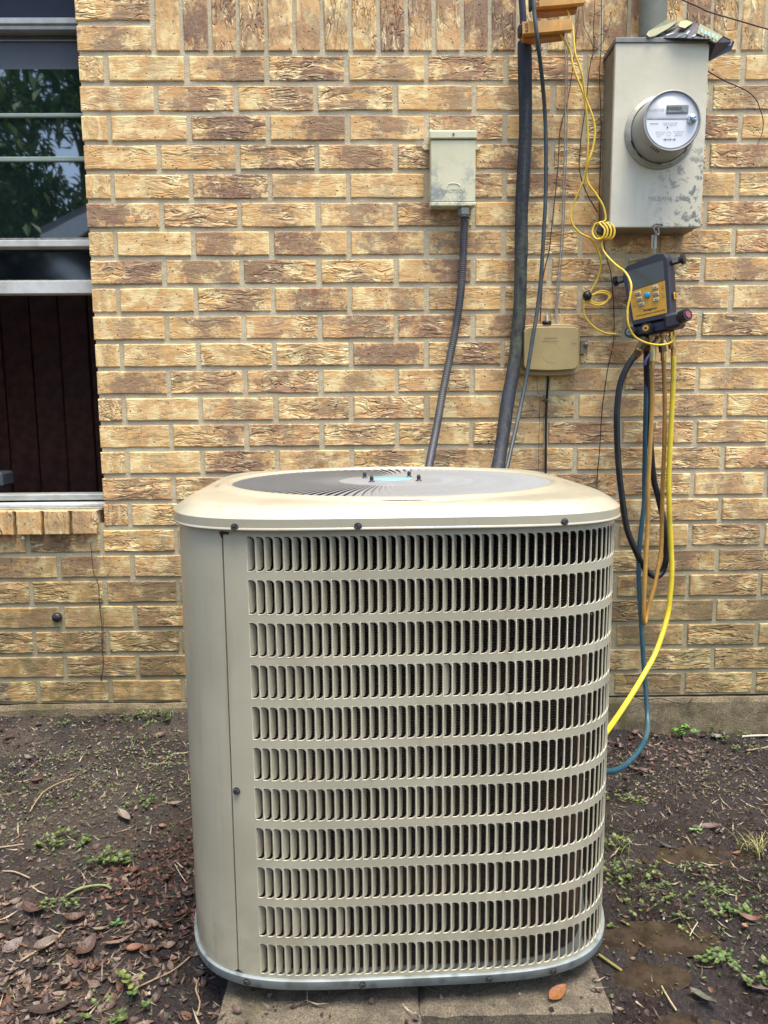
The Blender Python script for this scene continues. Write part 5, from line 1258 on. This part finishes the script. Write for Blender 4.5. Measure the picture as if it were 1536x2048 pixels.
grass(300, 1480, 22, .03, 'short spread grass patch near the wall left of the unit', [srgb(96, 120, 66), srgb(120, 130, 80)], .03)
def twig(pts, r, lb, col=(150, 128, 98), name='twig'):
    P = []
    for (x, y) in pts: q = onground(x, y); P.append(Vector((q.x, q.y, slabz(q.x, q.y)+r+.003)))
    tag(MB().tube(P, r, 6, steps=3).obj(name, plain('twig_%d_%d_%d' % col, srgb(*col), .8, 0, .2, 120)), lb, 'twig', 'twigs lying on the mud')
twig([(255, 1990), (300, 1970), (345, 1948), (380, 1920)], .0011, 'long thin pale root curving from the front left weeds up to the unit corner')
twig([(395, 2040), (400, 2010), (392, 1985), (398, 1965)], .0012, 'pale bent stem standing in front of the left slab edge')
twig([(40, 1930), (75, 1910), (110, 1888), (130, 1868)], .0016, 'straight pale stick among the litter at the lower left')
twig([(60, 1628), (85, 1590), (120, 1570), (150, 1560)], .0014, 'brown root bending over the mud near the left edge')
twig([(140, 1570), (165, 1545), (185, 1530)], .0010, 'thin dark twig pointing up toward the wall in the left mud', (110, 90, 72))
twig([(135, 1800), (165, 1783), (205, 1776), (222, 1782)], .0022, 'long pale green grass blade left of the unit', (130, 140, 90))
twig([(1197, 1920), (1215, 1932), (1243, 1948)], .0022, 'yellow green stem poking out from under the right corner of the unit', (122, 114, 54))
twig([(1485, 1462), (1510, 1466), (1545, 1472)], .0030, 'white stick lying against the foundation at the right edge', (190, 180, 160))
twig([(1494, 1505), (1515, 1502), (1545, 1496)], .0016, 'pale twig below the white stick at the right edge', (160, 140, 116))
twig([(0, 1700), (20, 1697), (48, 1693)], .0016, 'short pale twig at the left edge of the photo', (150, 130, 104))
twig([(5, 1748), (30, 1750), (60, 1762)], .0015, 'curved pale root at the left edge below the short twig', (144, 124, 100))
twig([(350, 1735), (360, 1752), (372, 1770)], .0008, 'thin white stem leaning against the left side of the unit', (170, 160, 134))
twig([(1395, 1850), (1385, 1866), (1378, 1880)], .0009, 'short straw upright near the weeds at the right', (176, 160, 130))
twig([(1320, 1975), (1335, 2000), (1352, 2030)], .0014, 'dead grass stem near the bottom right', (170, 150, 110))
twig([(560, 2022), (572, 2005), (580, 1990)], .0009, 'pale needle lying on the left slab', (170, 156, 130))
# uncountable litter
l = Lit(); LT = [leaf_geo(1, .5, .5, .4, 4), leaf_geo(1, .3, .3, .5, 3), leaf_geo(1, .08, .2, .0, 2)]
def scatter(n, fx, kinds, s0, s1, cols, lit, dz=.001):
    for _ in range(n):
        x, y = fx()
        if hidden(x, y) or y > 2.03: continue
        s = R.uniform(s0, s1); vs, fs = kinds[int(R.random()*len(kinds))]
        on_slab = slabz(x, y) > G(x, y)+.004
        if on_slab and R.random() < .45: continue
        lit.add([(a*s, b*s, c*s) for a, b, c in vs], fs, pose((x, y, slabz(x, y)), R.uniform(0, 6.3), R.uniform(-.4, .4), R.uniform(-.5, .5), dz), cols[int(R.random()*len(cols))])
scatter(3600, lambda: (R.uniform(-1.15, -.15), R.uniform(.75, 2.03)), LT, .005, .016, BROWN, l)
scatter(1500, lambda: (R.gauss(-.47, .12), R.gauss(.98, .10)), LT, .007, .024, BROWN, l)
scatter(700, lambda: (R.gauss(-.36, .06), R.gauss(1.25, .10)), LT, .007, .018, [srgb(84, 46, 34), srgb(70, 42, 34), srgb(104, 62, 46)], l)
scatter(2400, lambda: (R.uniform(.28, 1.25), R.uniform(.75, 2.03)), LT, .004, .013, BROWN[:5]+[srgb(70, 50, 44)]*3, l)
scatter(700, lambda: (R.uniform(.33, .95), R.gauss(1.9, .09)), LT, .008, .026, [srgb(78, 55, 44), srgb(100, 74, 60), srgb(64, 46, 38), srgb(118, 96, 80)], l)
scatter(2600, lambda: (R.uniform(-1.15, 1.25), R.uniform(.75, 2.03)), [LT[2]], .010, .040, [srgb(150, 132, 104), srgb(110, 90, 72), srgb(84, 64, 52), srgb(168, 152, 124)], l, .002)
tag(l.obj('leaf_litter', M_LITTER), 'small brown leaf crumbs and straw strewn over the mud', 'leaf litter', kind='stuff')
l = Lit()
scatter(2100, lambda: (R.gauss(-.62, .25), R.gauss(1.66, .17)), LT[:2], .004, .012, GREEN+[srgb(96, 104, 78), srgb(108, 110, 88)]*2, l, .003)
scatter(700, lambda: (R.uniform(-1.1, -.25), R.uniform(.8, 1.6)), LT[:2], .004, .009, GREEN, l, .003)
scatter(800, lambda: (R.gauss(.58, .18), R.gauss(1.12, .10)), LT[:2], .004, .010, GREEN, l, .003)
scatter(700, lambda: (R.uniform(.5, 1.2), R.gauss(1.72, .12)), LT[:2], .004, .010, GREEN+[srgb(130, 128, 100)]*3, l, .003)
tag(l.obj('ground_cover', M_GREEN), 'tiny green and grey seedlings spread over the mud', 'ground cover', kind='stuff')
l = Lit()
rk = ([(-.5, 0, 0), (.5, 0, .1), (0, .5, 0), (0, -.5, 0), (0, 0, .6), (0, 0, -.4)], [(0, 3, 4), (3, 1, 4), (1, 2, 4), (2, 0, 4), (0, 5, 3), (3, 5, 1), (1, 5, 2), (2, 5, 0)])
scatter(6000, lambda: (R.uniform(-1.15, 1.25), R.uniform(.75, 2.03)), [rk], .003, .011, [srgb(58, 44, 38), srgb(76, 60, 50), srgb(50, 38, 34), srgb(96, 82, 70)], l, 0)
scatter(260, lambda: (R.uniform(-1.15, 1.25), R.uniform(.75, 2.03)), [rk], .003, .006, [srgb(190, 184, 170), srgb(160, 150, 132)], l, 0)
tag(l.obj('mud_crumbs', M_LITTER), 'crumbs of wet soil and small pale pebbles on the ground', 'soil', kind='stuff')

# ------------------------------------------------------------------ behind the camera: trees and a neighbour's roof, seen in the window glass
M_BARK = plain('bark', srgb(92, 76, 62), .9, 0, .25, 8)
def tree(x, y, h, cw, seed, lb):
    rr = random.Random(seed); t = thing('garden_tree', lb, 'tree', (x, y, -.1), group='trees standing behind the camera'); tr = MB()
    tr.tube([(x, y, -.1), (x+.1, y, h*.3), (x-.1, y+.1, h*.6), (x, y, h*.9)], lambda u: .26*(1-.8*u), 10)
    cl = []
    for k in range(34):
        a_ = rr.uniform(0, 6.28); z = rr.uniform(h*.12, h); rd = cw*(.35+.65*sin(pi*min(1, (z/h))**.8))*rr.uniform(.3, 1)
        c = Vector((x+cos(a_)*rd, y+sin(a_)*rd, z)); cl.append((c, rr.uniform(.5, 1.1)))
        if k % 3 == 0: tr.tube([(x, y, z*.6), (c+Vector((x, y, z*.7)))/2, c], lambda u: .07*(1-.8*u), 6)
    tr.obj('trunk', M_BARK, t); l = Lit()
    for c, s in cl:
        for _ in range(210):
            v = Vector((rr.gauss(0, 1), rr.gauss(0, 1), rr.gauss(0, .8))); v = v.normalized()*s*rr.random()**.4; q = rr.uniform(.10, .24)
            M = Matrix.Translation(c+v) @ Matrix.Rotation(rr.uniform(0, 6.3), 4, 'Z') @ Matrix.Rotation(rr.uniform(-1.2, 1.2), 4, 'Y')
            l.add([(-q, 0, 0), (0, -q*.35, .02), (q, 0, -.03), (0, q*.35, .02)], [(0, 1, 2, 3)], M, rr.choice((srgb(72, 112, 48), srgb(100, 138, 60), srgb(56, 92, 44), srgb(128, 154, 78))))
    l.obj('crown', M_GREEN, t)
for i, (x, y, h, cw) in enumerate(((-9.5, -13, 11, 3.2), (-5.5, -12, 9.5, 2.8), (-13.5, -11, 10, 3.2), (-7.5, -17, 13, 3.6), (-2.2, -14.5, 10, 2.8), (-11.5, -18, 12, 3.4), (-4.5, -18, 12, 3.4), (-8.6, -10.5, 5, 2.4))):
    tree(x, y, h, cw, i+3, ('tall leafy tree behind the camera seen mirrored in the window, middle', 'leafy tree behind the camera nearest the neighbouring roof', 'leafy tree behind the camera farthest to the left', 'tallest leafy tree in the second row behind the camera', 'leafy tree behind the camera on the right, behind the shed', 'leafy tree in the second row farthest left behind the camera', 'leafy tree in the second row behind the shed', 'low bushy tree in front of the others behind the camera')[i])
sh = thing('neighbour_shed', 'neighbouring shed with white eaves mirrored in the window glass', 'shed', (-2.2, -7.5, 0))
MB().box((-1.5, -8.6, 1.6), (4.6, 3.6, 3.2)).obj('wall', plain('shed_wall', srgb(150, 138, 116), .8, 0, .1, 3), sh)
m = MB(); m.prism([(-4.4, 3.35), (-1.5, 4.55), (1.4, 3.35), (1.4, 3.25), (-1.5, 4.43), (-4.4, 3.25)], -10.8, -6.2); m.obj('roof', plain('shed_roof', srgb(110, 112, 116), .7, 0, .15, 6), sh)
M_WH = plain('white_fascia', srgb(222, 224, 222), .5)
m = MB(); m.prism([(-4.4, 3.24), (-1.5, 4.42), (1.4, 3.24), (1.4, 3.02), (-1.5, 4.20), (-4.4, 3.02)], -6.22, -6.16); m.obj('fascia', M_WH, sh)
m = MB(); m.box((-4.36, -8.5, 3.14), (.05, 4.6, .2)); m.obj('gutter', M_WH, sh)
m = MB(); m.prism([(-3.8, 3.2), (-1.5, 4.2), (.8, 3.2)], -6.85, -6.80); m.obj('gable', plain('shed_wall', srgb(150, 138, 116), .8), sh)
for o in bpy.data.objects:
    if '_w' in o: del o['_w']
